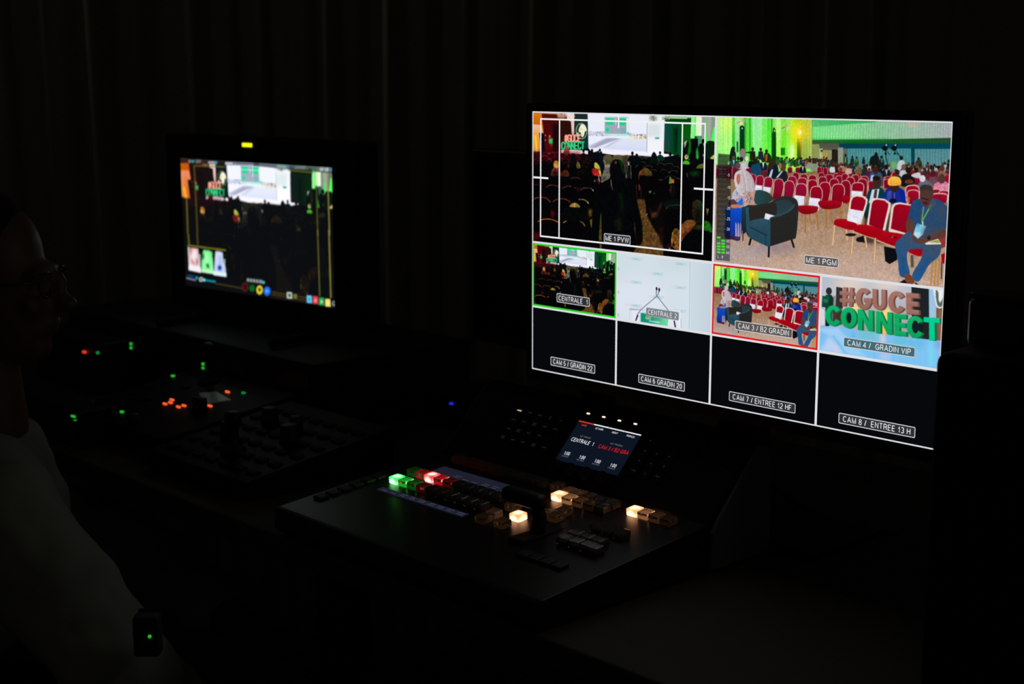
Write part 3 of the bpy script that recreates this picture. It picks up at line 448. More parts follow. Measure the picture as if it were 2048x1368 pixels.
    p.poly([(296, 830), (340, 812), (440, 802), (450, 850), (430, 920), (380, 925), (296, 870)], ((58, 94, 112), (44, 78, 94), 'v'), sm=4)
    p.poly([(266, 720), (290, 720), (298, 870), (425, 930), (432, 815), (452, 795), (460, 1005), (430, 1012), (290, 942), (272, 880)], ((50, 92, 108), (42, 82, 100), 'v')); p.poly([(452, 795), (520, 790), (600, 745), (635, 690), (658, 712), (655, 800), (636, 945), (450, 1010)], ((48, 48, 46), (44, 44, 42), 'v'), sm=0)
    p.line([(452, 796), (530, 775), (600, 740), (628, 700)], 16, (62, 84, 92), .8, sm=4); p.line([(415, 925), (414, 1000)], 5, (28, 60, 74)); p.line([(300, 868), (425, 932)], 6, (26, 44, 52))
    p.poly([(414, 765), (484, 785), (452, 795), (440, 815), (406, 805)], (226, 230, 240))
    p.im = 255*np.clip(p.im/255, 0, 1)**1.14; rs = np.random.RandomState(8); g = blur2(rs.normal(0, 1, (p.h, p.w)), 1.1); p.im *= 1+.022*g[..., None]/g.std()
    p.c('Z'); p.blur(.5)
def letters(p, x, y, w, h, text, col, wt, skew=0.0, slope=0.0, depth=None):
    """block capitals drawn with strokes in the box (x, y, w, h); slope tilts the base line"""
    G = {'G': [[(1, .2), (.75, 0), (.25, 0), (0, .25), (0, .75), (.25, 1), (.75, 1), (1, .8), (1, .52), (.55, .52)]], 'U': [[(0, 0), (0, .75), (.25, 1), (.75, 1), (1, .75), (1, 0)]],
         'C': [[(1, .22), (.75, 0), (.25, 0), (0, .25), (0, .75), (.25, 1), (.75, 1), (1, .78)]], 'E': [[(1, 0), (0, 0), (0, 1), (1, 1)], [(0, .5), (.85, .5)]],
         'O': [[(.5, 0), (.2, .06), (0, .3), (0, .7), (.2, .94), (.5, 1), (.8, .94), (1, .7), (1, .3), (.8, .06), (.5, 0)]], 'N': [[(0, 1), (0, 0), (1, 1), (1, 0)]],
         'T': [[(0, 0), (1, 0)], [(.5, 0), (.5, 1)]], '#': [[(.35, 0), (.2, 1)], [(.8, 0), (.65, 1)], [(0, .32), (1, .32)], [(0, .68), (.98, .68)]]}
    n = len(text); cw = w/n
    for i, ch in enumerate(text):
        for st in G[ch]:
            q = [(x+i*cw+cw*.1+a*cw*.8, y+b*h+slope*(i*cw+a*cw*.8)) for a, b in st]
            if depth: p.line([(a+depth[0], b+depth[1]) for a, b in q], wt, depth[2])
            p.line(q, wt, col)
def paint_stage(p):
    R = random.Random(9)
    p.c('O'); p.rect(0, 0, 1900, 1500, (5, 5, 8))
    p.rect(400, 60, 1125, 170, (228, 230, 240)); p.rect(1125, 60, 1290, 190, (214, 226, 222)); p.rect(1285, 60, 1520, 180, (160, 210, 150)); p.rect(1515, 60, 1770, 200, (176, 206, 170))
    # --- orange corner, dark red drapes, the stage backdrop
    p.c('A'); p.rect(20, 60, 260, 900, ((214, 120, 10), (220, 130, 60), 'v')); p.rect(20, 90, 215, 340, ((214, 124, 14), (206, 96, 6), 'v')); p.poly([(20, 325), (215, 345), (260, 520), (260, 900), (20, 900)], ((238, 190, 150), (214, 120, 60), 'v')); p.rect(20, 60, 260, 105, (196, 140, 110), .7, soft=2)
    p.poly([(50, 480), (150, 480), (150, 880), (110, 890), (60, 860)], (236, 160, 40), .8, soft=4); p.poly([(75, 560), (105, 540), (140, 880), (108, 890)], (255, 210, 40), 1, soft=1.2)
    p.rect(205, 60, 900, 140, ((226, 150, 100), (236, 200, 180), 'h')); p.poly([(212, 110), (720, 130), (720, 240), (815, 270), (825, 560), (600, 900), (210, 900), (260, 520), (225, 240)], ((74, 14, 8), (60, 10, 10), 'v')); p.poly([(240, 240), (580, 230), (580, 800), (250, 860), (258, 520)], ((66, 8, 8), (92, 4, 10), 'v'), .9, soft=2)
    p.rect(440, 330, 575, 900, (18, 8, 10), .9, soft=3); p.poly([(590, 250), (800, 265), (825, 560), (600, 640)], (36, 16, 8), .85, soft=2); p.poly([(165, 500), (255, 505), (300, 900), (210, 900), (190, 720)], (8, 12, 16))
    for y in (552, 648): p.ell(292, y, 11, 14, (150, 150, 140), 1, soft=.5)
    p.ell(380, 575, 22, 34, (196, 76, 56)); p.poly([(355, 620), (440, 610), (440, 720), (365, 720)], ((40, 140, 70), (52, 170, 90), 'h')); p.poly([(370, 650), (410, 640), (400, 700)], (170, 220, 170), .7, soft=1.5); p.poly([(385, 720), (440, 730), (430, 780), (395, 760)], (110, 40, 30))
    p.poly([(710, 100), (880, 105), (880, 560), (825, 560), (805, 270), (730, 240)], ((236, 214, 206), (226, 180, 170), 'v')); p.rect(870, 110, 1140, 620, ((22, 44, 40), (10, 40, 34), 'v')); p.poly([(870, 110), (1140, 120), (1160, 810), (1000, 810), (1000, 640), (900, 560)], ((26, 44, 40), (4, 52, 50), 'v'))
    for cx, cy, r in ((620, 140, 92), (790, 150, 84)):
        p.ell(cx, cy, r, r*.75, (196, 160, 140) if cx < 700 else (232, 224, 220), .8, soft=2)
        for k in range(34): t = R.uniform(0, 6.3); a = r*R.uniform(.3, 1.1); p.ell(cx+a*math.cos(t), cy+a*math.sin(t)*.75, 7, 7, R.choice([(240, 225, 205), (120, 70, 50), (205, 170, 140)] if cx < 700 else [(245, 240, 240), (150, 130, 130), (226, 214, 210)]))
    p.ell(1016, 465, 112, 162, (222, 224, 190), rot=-.08); p.ell(1016, 465, 103, 152, (20, 62, 40), rot=-.08)
    p.poly([(985, 345), (1040, 325), (1095, 370), (1118, 450), (1085, 480), (1065, 560), (1030, 590), (1010, 560), (1000, 500), (960, 470), (970, 400)], (240, 236, 206), sm=3); p.poly([(925, 490), (960, 505), (990, 580), (960, 570), (925, 530)], (240, 230, 200)); p.poly([(985, 410), (1040, 440), (1000, 430)], (120, 110, 70)); p.poly([(970, 330), (1000, 330), (985, 380), (945, 430), (920, 470), (930, 390)], (22, 70, 44))
    # --- screen with bridge view
    p.c('O'); p.poly([(566, 122), (1116, 138), (1112, 480), (575, 440)], ((232, 236, 250), (236, 238, 252), 'v'))
    p.poly([(572, 285), (720, 295), (720, 328), (1110, 345), (1112, 300), (950, 296), (720, 290)], (236, 236, 246))
    for i in range(150): x = R.uniform(575, 720); p.ell(x, 300+R.uniform(-14, 24), 4, 4, R.choice([(140, 150, 180), (200, 205, 225), (110, 124, 160), (226, 230, 240)]), .75)
    for i in range(70): x = R.uniform(945, 1110); p.ell(x, 318+(x-945)*.03+R.uniform(-14, 6), 4, 4, R.choice([(120, 126, 140), (196, 200, 210), (90, 96, 110)]), .7)
    p.poly([(945, 325), (1110, 335), (1110, 360), (945, 345)], (236, 224, 190), .8, soft=1)
    for i in range(16): x = R.uniform(990, 1110); p.ell(x, 340+R.uniform(-10, 14), 5, 8, R.choice([(150, 130, 90), (205, 190, 140)]), .8)
    p.poly([(575, 415), (580, 436), (640, 436), (860, 350), (820, 345), (735, 345)], ((200, 205, 222), (168, 170, 196), 'h')); p.poly([(690, 440), (880, 348), (1110, 352), (1110, 470)], ((224, 228, 240), (214, 222, 246), 'v')); p.poly([(580, 436), (700, 375), (760, 352), (800, 352), (640, 436)], (150, 150, 178), .7, soft=1.5); p.poly([(700, 436), (860, 350), (880, 350), (760, 420)], (178, 182, 202), .8, soft=1)
    p.poly([(575, 436), (1110, 472), (1380, 500), (1270, 520), (900, 515), (600, 470)], (244, 240, 250)); p.poly([(575, 430), (1110, 440), (1110, 460), (760, 450)], (205, 214, 248), .6, soft=3)
    # panel with teal tiles on that screen
    p.poly([(722, 148), (940, 154), (942, 326), (722, 328)], (160, 170, 182)); p.poly([(735, 160), (800, 162), (802, 222), (735, 222)], (24, 206, 142)); p.poly([(856, 164), (918, 166), (918, 226), (856, 224)], (24, 206, 142)); p.rect(722, 148, 940, 158, (170, 220, 205)); p.ell(748, 268, 17, 20, (20, 210, 160))
    p.rect(808, 160, 850, 230, (150, 156, 178)); p.rect(820, 165, 830, 228, (196, 205, 226)); p.rect(838, 165, 846, 228, (120, 124, 150))
    for i in range(4): p.rect(874+i*12, 252, 880+i*12, 300, (90, 170, 190))
    p.poly([(722, 305), (944, 308), (944, 340), (722, 326)], (214, 246, 244), .9)
    for i in range(16): x = 728+i*13; p.rect(x, 312+R.uniform(-3, 3), x+8, 322, R.choice([(60, 210, 190), (190, 225, 230), (110, 220, 200)]), .8)
    p.poly([(922, 160), (940, 162), (940, 300), (922, 300)], (226, 240, 225)); p.ell(936, 300, 10, 16, (70, 220, 190), .8); p.line([(720, 188), (940, 194)], 9, (220, 250, 240), .8); p.line([(852, 140), (852, 252)], 8, (226, 240, 246), .8)
    # --- pale column, hanging lamps and the green side
    p.poly([(1114, 138), (1280, 150), (1266, 495), (1112, 480)], ((232, 236, 238), (246, 244, 252), 'v')); p.poly([(1120, 220), (1235, 215), (1230, 330), (1120, 335)], (206, 220, 222), .7, soft=3); p.rect(1182, 335, 1228, 355, (130, 210, 190), .8, soft=1); p.rect(1188, 340, 1220, 352, (40, 150, 100), .9); p.line([(1112, 200), (1110, 478)], 4, (140, 144, 160))
    p.poly([(1275, 150), (1520, 160), (1500, 530), (1400, 520), (1266, 465)], ((0, 62, 36), (4, 76, 20), 'h')); p.poly([(1275, 215), (1330, 215), (1320, 480), (1268, 460)], ((10, 72, 70), (40, 66, 62), 'v'), .9, soft=1.5); p.poly([(1440, 165), (1525, 165), (1500, 440), (1430, 480)], ((4, 80, 14), (4, 104, 8), 'v')); p.poly([(1355, 250), (1395, 250), (1385, 480), (1360, 485)], (2, 24, 12), .9, soft=2)
    for i in range(7): p.line([(1300+i*18, 230), (1296+i*17, 470)], 5, R.choice([(4, 50, 40), (2, 80, 50)]), .6)
    p.rect(1270, 128, 1480, 170, (150, 196, 150)); p.poly([(1280, 165), (1520, 170), (1520, 215), (1275, 212)], (4, 62, 12)); p.ell(1168, 165, 40, 26, (150, 160, 150), .7, soft=2)
    for cx, r in ((1168, 42), (1290, 42)):
        for k in range(24): t = k*.262; a = r*R.uniform(.6, 1.1); p.line([(cx, 160), (cx+a*math.cos(t), 160+a*.7*math.sin(t))], 3.5, R.choice([(70, 76, 66), (226, 230, 220), (130, 140, 120)]), .9)
    p.poly([(1518, 140), (1760, 150), (1760, 400), (1640, 400), (1510, 360)], ((190, 240, 180), (170, 180, 170), 'h'))
    for x0, x1, c in [(1520, 1552, (150, 236, 150)), (1552, 1562, (60, 225, 60)), (1562, 1600, (222, 245, 200)), (1600, 1615, (246, 246, 230)), (1615, 1650, (150, 160, 150)), (1650, 1668, (120, 180, 120)), (1668, 1700, (160, 166, 158)), (1700, 1740, (134, 150, 134))]: p.poly([(x0, 145), (x1, 145), (x1-6, 400), (x0-8, 400)], c, soft=.8)
    p.poly([(1725, 240), (1742, 250), (1742, 400), (1690, 400)], (70, 250, 90)); p.poly([(1652, 290), (1664, 300), (1672, 400), (1640, 400)], (60, 230, 80), soft=1); p.poly([(1545, 250), (1558, 240), (1560, 360), (1525, 350)], (100, 250, 110), .8, soft=1); p.rect(1560, 325, 1615, 420, (70, 140, 100)); p.rect(1548, 328, 1568, 390, (20, 60, 40))
    # people standing at the right wall
    p.poly([(1512, 350), (1578, 348), (1582, 500), (1512, 520)], (3, 8, 8)); p.ell(1475, 375, 16, 24, (30, 40, 26)); p.poly([(1450, 400), (1495, 390), (1500, 500), (1440, 520)], (6, 16, 12), sm=3); p.poly([(1452, 385), (1480, 360), (1470, 400), (1456, 440)], (200, 214, 190), .8, soft=.6); p.poly([(1500, 380), (1512, 370), (1514, 470), (1490, 520), (1484, 480)], (14, 130, 20), .8, soft=1)
    p.ell(1628, 375, 17, 22, (8, 14, 12)); p.poly([(1590, 400), (1640, 385), (1650, 520), (1580, 520)], (4, 10, 10)); p.poly([(1560, 470), (1575, 420), (1585, 500), (1565, 545)], (40, 200, 70), .8, soft=1.5); p.poly([(1650, 400), (1690, 370), (1742, 400), (1742, 560), (1650, 560)], (10, 30, 14), sm=3); p.poly([(1626, 395), (1636, 390), (1636, 440)], (190, 220, 200), .8)
    # --- letters
    p.c('A'); p.rect(660, 530, 1010, 690, (80, 24, 22), .4, soft=4); letters(p, 672, 545, 335, 130, '#GUCE', (250, 172, 150), 24, depth=(6, 5, (196, 84, 72))); letters(p, 615, 692, 462, 140, 'CONNECT', (52, 205, 130), 24, slope=-.02, depth=(7, 5, (20, 120, 70)))
    # --- the dark audience
    p.c('O'); p.poly([(60, 470), (330, 470), (560, 480), (720, 505), (1000, 505), (1380, 530), (1760, 545), (1760, 1450), (60, 1450)], (8, 6, 8), soft=1)
    p.c('A'); p.poly([(610, 850), (830, 840), (1150, 860), (1150, 930), (610, 920)], (240, 220, 230)); p.poly([(660, 930), (690, 800), (720, 768), (755, 800), (785, 930)], ((150, 90, 60), (110, 40, 40), 'v'), sm=3)
    p.rect(50, 890, 1000, 1060, ((96, 12, 18), (50, 4, 10), 'v'), .75, soft=5); p.ell(360, 930, 34, 26, (206, 70, 50), .9, soft=1)
    def hood(x, y, w, h, col, wt=9, a=1.0): p.line([(x-w/2, y+h), (x-w*.44, y+h*.45), (x-w*.25, y+h*.1), (x, y), (x+w*.25, y+h*.1), (x+w*.44, y+h*.45), (x+w/2, y+h)], wt, col, a, sm=3)
    def seat(x, y, w, h, fillc, col, a=.8): p.poly([(x-w/2, y+h*2.4), (x-w/2, y+h*.6), (x-w*.3, y), (x+w*.3, y), (x+w/2, y+h*.6), (x+w/2, y+h*2.4)], fillc, .9, sm=3); hood(x, y, w, h, col, 7, a)
    for i in range(34): x = 70+R.uniform(0, 880); y = 890+R.uniform(0, 170); seat(x, y, 92, 30, (46, 4, 12), R.choice([(150, 30, 36), (120, 20, 30), (180, 60, 60), (90, 20, 24)]), .8)
    for y, row in ((985, (1050, 1190)), (1040, (1000, 1150)), (1095, (1110,)), (1165, (1060,)), (1275, (1000,)), (1030, (700, 840)), (1090, (720, 800))): [seat(x, y, 130, 40, (14, 6, 8), (84, 40, 40), .75) for x in row]
    p.poly([(815, 1130), (810, 960), (850, 920), (890, 930), (930, 1060), (940, 1150)], (10, 10, 14), sm=3); p.poly([(920, 1140), (945, 1080), (985, 1120), (995, 1210), (930, 1210)], (150, 130, 40), .9, sm=3); p.poly([(460, 1170), (465, 1090), (510, 1060), (560, 1090), (560, 1200), (500, 1230)], ((206, 130, 20), (226, 170, 70), 'v'), sm=4); p.poly([(415, 1300), (430, 1240), (480, 1200), (570, 1220), (600, 1340), (420, 1368)], ((190, 66, 40), (120, 20, 20), 'v'), sm=4); p.ell(500, 1320, 50, 70, (16, 8, 12), .8, soft=3)
    p.poly([(610, 1310), (680, 1250), (740, 1260), (780, 1368), (600, 1368)], (110, 40, 20), .9, sm=3); p.ell(760, 1160, 18, 40, (130, 30, 20), .8, soft=2)
    for x, y, r in ((1060, 865, 24), (1230, 860, 25), (1310, 910, 24), (1350, 885, 20), (1388, 850, 22)): p.ell(x, y, r, r*1.45, (8, 10, 14)); p.poly([(x-80, y+120), (x-50, y+70), (x-14, y+40), (x+14, y+40), (x+50, y+70), (x+75, y+120)], (8, 10, 16), sm=3)
    p.poly([(1400, 880), (1445, 920), (1460, 1200), (1480, 1360), (1420, 1368), (1380, 1100)], (8, 16, 24), sm=2)
    for x0, x1 in ((1455, 1635), (1640, 1845), (1845, 2000)): p.poly([(x0, 1010), (x0+25, 960), (x0+75, 945), (x1-60, 945), (x1-20, 965), (x1, 1020), (x1-20, 1150), (x0+20, 1150)], ((96, 80, 56), (54, 66, 30), 'v'), sm=4)
    p.poly([(1285, 1100), (1330, 1110), (1390, 1200), (1418, 1368), (1390, 1368), (1340, 1240), (1280, 1190)], (206, 196, 60), sm=3); p.poly([(1235, 1240), (1290, 1215), (1360, 1250), (1380, 1368), (1250, 1340)], (206, 20, 20), sm=3)
    p.line([(1500, 1110), (1580, 1250)], 12, (60, 20, 20)); p.line([(1465, 1050), (1500, 1100), (1490, 1150)], 9, (214, 214, 220), .8); p.poly([(1490, 1150), (1640, 1150), (1600, 1368), (1440, 1368)], (150, 144, 130), .9); p.poly([(1485, 1140), (1600, 1140), (1590, 1200), (1500, 1190)], (214, 205, 205), .8, soft=2)
    p.c('B')
    for x, y, w, h in ((470, 905, 130, 40), (560, 890, 120, 40), (370, 1050, 160, 44), (540, 1055, 150, 44), (880, 1065, 160, 44), (1050, 1075, 160, 44), (770, 1010, 130, 36), (930, 1015, 150, 36), (620, 1135, 150, 36), (420, 985, 120, 34), (960, 1255, 200, 50), (840, 1130, 130, 40), (340, 885, 120, 30), (1020, 1150, 140, 40)): seat(x, y, w, h, (6, 7, 8), (86, 90, 84), .85)
    for x, y, r in ((232, 820, 25), (315, 865, 28), (760, 812, 22), (953, 840, 26), (1090, 890, 36), (1265, 890, 34), (1385, 890, 40), (1565, 930, 36)): p.ell(x, y, r, r*1.35, (6, 9, 12) if r != 34 else (190, 190, 110)); p.poly([(x-84, y+150), (x-70, y+80), (x-14, y+36), (x+14, y+36), (x+70, y+80), (x+84, y+150)], (5, 10, 12) if r != 22 else (6, 40, 30), sm=3)
    p.poly([(590, 920), (600, 850), (640, 795), (680, 830), (720, 930), (745, 1010), (560, 1010)], (6, 14, 16), sm=4); p.line([(710, 910), (742, 990)], 8, (60, 110, 90), .8); p.poly([(1195, 1000), (1230, 960), (1300, 970), (1325, 1030), (1210, 1030)], (70, 176, 30), sm=3); p.ell(1262, 895, 34, 46, (196, 196, 120)); p.ell(1270, 880, 20, 28, (150, 110, 70)); p.poly([(1455, 1090), (1500, 1040), (1600, 1020), (1605, 1100), (1460, 1110)], (110, 120, 40), .8, sm=3); p.poly([(1290, 1200), (1450, 1160), (1520, 1200), (1520, 1240), (1400, 1250)], (8, 96, 20), .8, soft=3)
    p.poly([(1715, 920), (1760, 870), (1795, 850), (1795, 930)], (206, 200, 110), .9, sm=2); p.poly([(1450, 900), (1470, 840), (1500, 890), (1480, 945)], (40, 190, 60), .9, soft=1); p.ell(1590, 860, 14, 28, (190, 220, 200), .7, soft=1); p.ell(1310, 940, 12, 16, (60, 230, 70), .8, soft=1)
    p.poly([(355, 1240), (380, 1160), (480, 1100), (560, 1140), (600, 1190), (600, 1250), (420, 1240)], ((150, 64, 20), (90, 90, 24), 'h'), sm=4); p.line([(355, 1330), (360, 1220), (400, 1150)], 10, (190, 80, 50), .7); p.poly([(945, 1265), (1000, 1320), (985, 1400), (930, 1400)], (150, 196, 50)); p.poly([(990, 1330), (1030, 1310), (1030, 1400), (985, 1400)], (206, 110, 40)); p.poly([(60, 900), (130, 870), (140, 1040), (60, 1050)], (60, 44, 34), .9, sm=3)
    for x in (90, 130, 160, 200): p.line([(x, 1050), (x+R.uniform(-6, 20), 1300)], 8, R.choice([(120, 90, 60), (205, 200, 190), (90, 80, 60)]), .8)
    p.line([(150, 990), (170, 1050)], 14, (226, 226, 230), .9); p.ell(935, 1185, 10, 14, (150, 150, 150), .7); p.line([(740, 1330), (810, 1330)], 10, (200, 110, 100), .7); p.line([(1270, 1200), (1285, 1280)], 9, (150, 150, 110), .8); p.line([(1070, 1300), (1150, 1310)], 12, (150, 90, 40), .8)
    # carpet aisles
    p.c('D'); p.poly([(315, 270), (470, 280), (500, 560), (640, 830), (760, 1000), (830, 1200), (820, 1360), (240, 1360), (330, 1120), (440, 860), (390, 600)], ((130, 80, 26), (140, 90, 30), 'v'), .95, soft=1.5); p.poly([(235, 600), (345, 900), (310, 1100), (270, 800)], (110, 84, 36), .9); p.noise(5, 7, 2, p.region([(315, 270), (470, 280), (640, 830), (830, 1200), (820, 1360), (240, 1360), (440, 860)]))
    p.poly([(550, 420), (830, 330), (830, 820), (740, 960), (640, 780), (560, 560)], (12, 8, 10), .9, soft=2); p.poly([(590, 520), (700, 520), (720, 600), (600, 640)], (110, 60, 24), .8, soft=2); p.line([(700, 560), (790, 350)], 40, (100, 30, 24), .7, soft=1.5); p.line([(560, 450), (620, 600)], 24, (80, 34, 24), .6, soft=2); p.poly([(700, 800), (830, 830), (830, 1200), (760, 1100)], (44, 14, 14), .8, soft=3); p.line([(488, 570), (505, 580), (520, 540)], 9, (220, 214, 205)); p.line([(480, 370), (490, 560)], 7, (150, 120, 80), .7)
    p.line([(310, 0), (315, 240)], 14, (120, 34, 34), .9); p.line([(362, 0), (370, 100)], 20, (186, 60, 44), .9); p.line([(395, 0), (400, 250)], 10, (60, 40, 36)); p.poly([(540, 130), (600, 105), (575, 165)], (150, 150, 100)); p.poly([(640, 160), (670, 140), (650, 185)], (120, 110, 80))
    p.ell(1000, 100, 62, 140, (14, 16, 14)); p.poly([(935, 100), (960, 20), (990, 0), (980, 120), (945, 150)], (110, 20, 40), .85, soft=1); p.poly([(850, 330), (960, 280), (1140, 290), (1150, 440), (830, 470)], (6, 26, 18), .9, soft=2); p.line([(880, 460), (930, 405), (1060, 382), (1150, 392)], 11, (90, 66, 50), sm=3)
    p.poly([(1370, 420), (1390, 330), (1460, 285), (1540, 310), (1575, 400), (1560, 560), (1540, 720), (1430, 700), (1375, 560)], ((64, 30, 20), (20, 60, 24), 'h'), sm=4); p.poly([(1430, 470), (1540, 450), (1540, 720), (1430, 700)], (12, 12, 12), .8, soft=3); p.line([(1395, 350), (1460, 300), (1520, 320), (1560, 390)], 12, (110, 100, 40), .5, sm=3, soft=1)
    p.poly([(1165, 800), (1220, 710), (1290, 672), (1390, 670), (1445, 740), (1340, 830), (1230, 960), (1165, 1080)], ((150, 90, 24), (196, 84, 24), 'v'), sm=4); p.poly([(1170, 960), (1300, 820), (1440, 760), (1360, 860), (1300, 930), (1210, 1040)], ((190, 70, 24), (110, 40, 20), 'v'), .9); p.poly([(1380, 830), (1450, 760), (1600, 760), (1600, 860), (1420, 850)], (44, 60, 18), .95, soft=2); p.poly([(1600, 700), (1660, 690), (1720, 740), (1748, 840), (1735, 910), (1650, 880), (1600, 850)], ((40, 140, 14), (16, 150, 20), 'v'), sm=4)
    p.poly([(1180, 1080), (1280, 930), (1400, 860), (1600, 880), (1740, 920), (1745, 1340), (1180, 1250)], (6, 7, 10), sm=2); p.poly([(970, 1130), (1000, 900), (1060, 830), (1120, 860), (1150, 900), (1150, 1250), (1060, 1230), (1010, 1190)], ((150, 100, 20), (196, 100, 24), 'v'), sm=3); p.ell(1070, 910, 40, 36, (60, 36, 10), .85, soft=2); p.line([(1000, 900), (985, 1080), (1020, 1130), (1050, 1080)], 9, (236, 170, 90), .9, sm=3); p.ell(1020, 1140, 22, 46, (40, 20, 16), .9, soft=1); p.poly([(850, 1180), (960, 1110), (990, 1190), (900, 1230)], (70, 14, 22), .8, soft=2); p.ell(945, 1215, 18, 14, (200, 190, 190), .8); p.poly([(1640, 450), (1690, 460), (1660, 590)], (190, 160, 80), .85, soft=.6)
    # chairs near the camera, left
    p.c('C')
    for pts, c in (([(325, 295), (370, 262), (450, 255), (570, 285)], (120, 44, 34)), ([(645, 325), (690, 290), (760, 275), (850, 285), (915, 320)], (110, 48, 50)), ([(1000, 355), (1050, 320), (1130, 312), (1210, 320), (1260, 365)], (110, 64, 54)), ([(60, 545), (130, 510), (230, 500), (330, 525), (400, 600)], (140, 58, 34)), ([(455, 590), (520, 545), (620, 528), (720, 545), (800, 600)], (150, 60, 44)), ([(970, 545), (1040, 540), (1110, 565), (1165, 620)], (190, 150, 60)), ([(155, 990), (220, 950), (340, 935), (450, 950), (565, 1000)], (206, 104, 24)), ([(665, 1010), (740, 965), (850, 950), (960, 965), (1050, 1010), (1095, 1080)], (214, 130, 40)), ([(810, 125), (870, 104), (940, 106), (1000, 135)], (90, 44, 40)), ([(50, 255), (180, 250)], (70, 14, 20))):
        q = [(x, y+8) for x, y in pts]; p.poly(q+[(pts[-1][0]-10, pts[-1][1]+170), (pts[0][0]+10, pts[0][1]+170)], (4, 4, 7), .9); p.line(pts, 17, c, sm=4)
    p.line([(1245, 345), (1262, 372)], 16, (210, 205, 200)); p.line([(1145, 590), (1165, 622)], 14, (200, 196, 170)); p.poly([(650, 780), (680, 710), (800, 690), (990, 700), (1120, 740), (1160, 960), (640, 960)], (6, 10, 9), sm=3); p.poly([(795, 690), (810, 640), (860, 615), (930, 620), (975, 660), (990, 700)], ((220, 130, 50), (190, 196, 80), 'h'), sm=3)
    for x in (835, 865, 900, 935, 960): p.line([(x, 630), (x-4, 692)], 8, (90, 60, 16), .6)
    for pts in ([(410, 760), (490, 780), (495, 860), (455, 920), (420, 880)], [(80, 1200), (190, 1210), (190, 1330), (80, 1360)]): p.poly(pts, (110, 4, 14), .9, soft=2)
    p.rect(940, 300, 968, 385, (90, 10, 30), .9, soft=1.5); p.poly([(1335, 130), (1385, 120), (1390, 210), (1365, 240)], (190, 14, 30)); p.line([(1365, 60), (1385, 180)], 12, (214, 205, 205), .9); p.ell(1290, 170, 14, 22, (190, 200, 190), .8, soft=1); p.poly([(1410, 40), (1600, 40), (1590, 120), (1420, 210)], (136, 130, 104), .9)
    p.poly([(1165, 740), (1235, 740), (1230, 880), (1170, 900)], (120, 96, 20), .9, soft=2); p.poly([(1165, 820), (1200, 840), (1190, 920)], (170, 20, 16), .9, soft=2); p.poly([(1190, 960), (1250, 920), (1240, 1160)], (150, 130, 30), .95); p.poly([(1375, 1368), (1390, 1000), (1425, 740), (1450, 960), (1440, 1368)], ((90, 106, 30), (130, 100, 20), 'v'), .95); p.poly([(0, 1300), (60, 1300), (60, 1500), (0, 1500)], (4, 4, 6))
    p.c('O'); p.poly([(680, 1320), (710, 1320), (706, 1368), (682, 1368)], (124, 96, 24))
    # --- tall dark figure walking up the aisle
    p.poly([(665, 820), (700, 760), (770, 720), (800, 700), (905, 710), (980, 750), (1010, 800), (1025, 950), (1060, 1100), (1075, 1200), (1070, 1300), (1030, 1330), (1010, 1260), (1000, 1100), (985, 1340), (900, 1450), (720, 1450), (700, 1200), (690, 1000), (670, 1250), (610, 1260), (615, 1050), (640, 900)], (5, 7, 11), sm=3)
    p.poly([(770, 650), (775, 590), (800, 550), (840, 540), (880, 560), (905, 620), (915, 690), (890, 730), (800, 730), (780, 690)], (8, 8, 12), sm=4); p.poly([(850, 545), (885, 570), (908, 640), (905, 690), (880, 640), (870, 590)], (8, 58, 12), .9, soft=1); p.line([(772, 680), (776, 600), (800, 555)], 7, (80, 24, 14), .8, soft=1); p.ell(826, 570, 9, 12, (150, 120, 50), .7, soft=1); p.line([(782, 730), (786, 780), (800, 820)], 8, (170, 110, 100), .8); p.poly([(855, 850), (890, 840), (900, 1000), (870, 1050)], (10, 40, 10), .7, soft=4); p.poly([(810, 1100), (880, 1060), (880, 1180), (850, 1200)], (34, 40, 14), .7, soft=5); p.line([(905, 720), (935, 780)], 10, (8, 34, 14), .7, soft=2)
    p.poly([(1015, 1240), (1070, 1200), (1068, 1290), (1040, 1330), (1015, 1300)], (14, 9, 8), sm=3); p.ell(1070, 1180, 8, 16, (10, 80, 20), .8)
    k = np.clip((np.arange(p.h)[:, None, None]/p.h-.33)/.06, 0, 1); lum = p.im.max(2, keepdims=True); p.im = p.im*(1-k*np.where(lum > 205, .1, .26)); gr = p.im.mean(2, keepdims=True); p.im = p.im*(1-.18*k)+gr*.18*k
    rs = np.random.RandomState(5); g = blur2(rs.normal(0, 1, (p.h, p.w)), 1.4); p.im *= 1+.14*k*g[..., None]/g.std()
    p.c('Z'); p.noise(1.6, 2, 1); p.blur(.5)
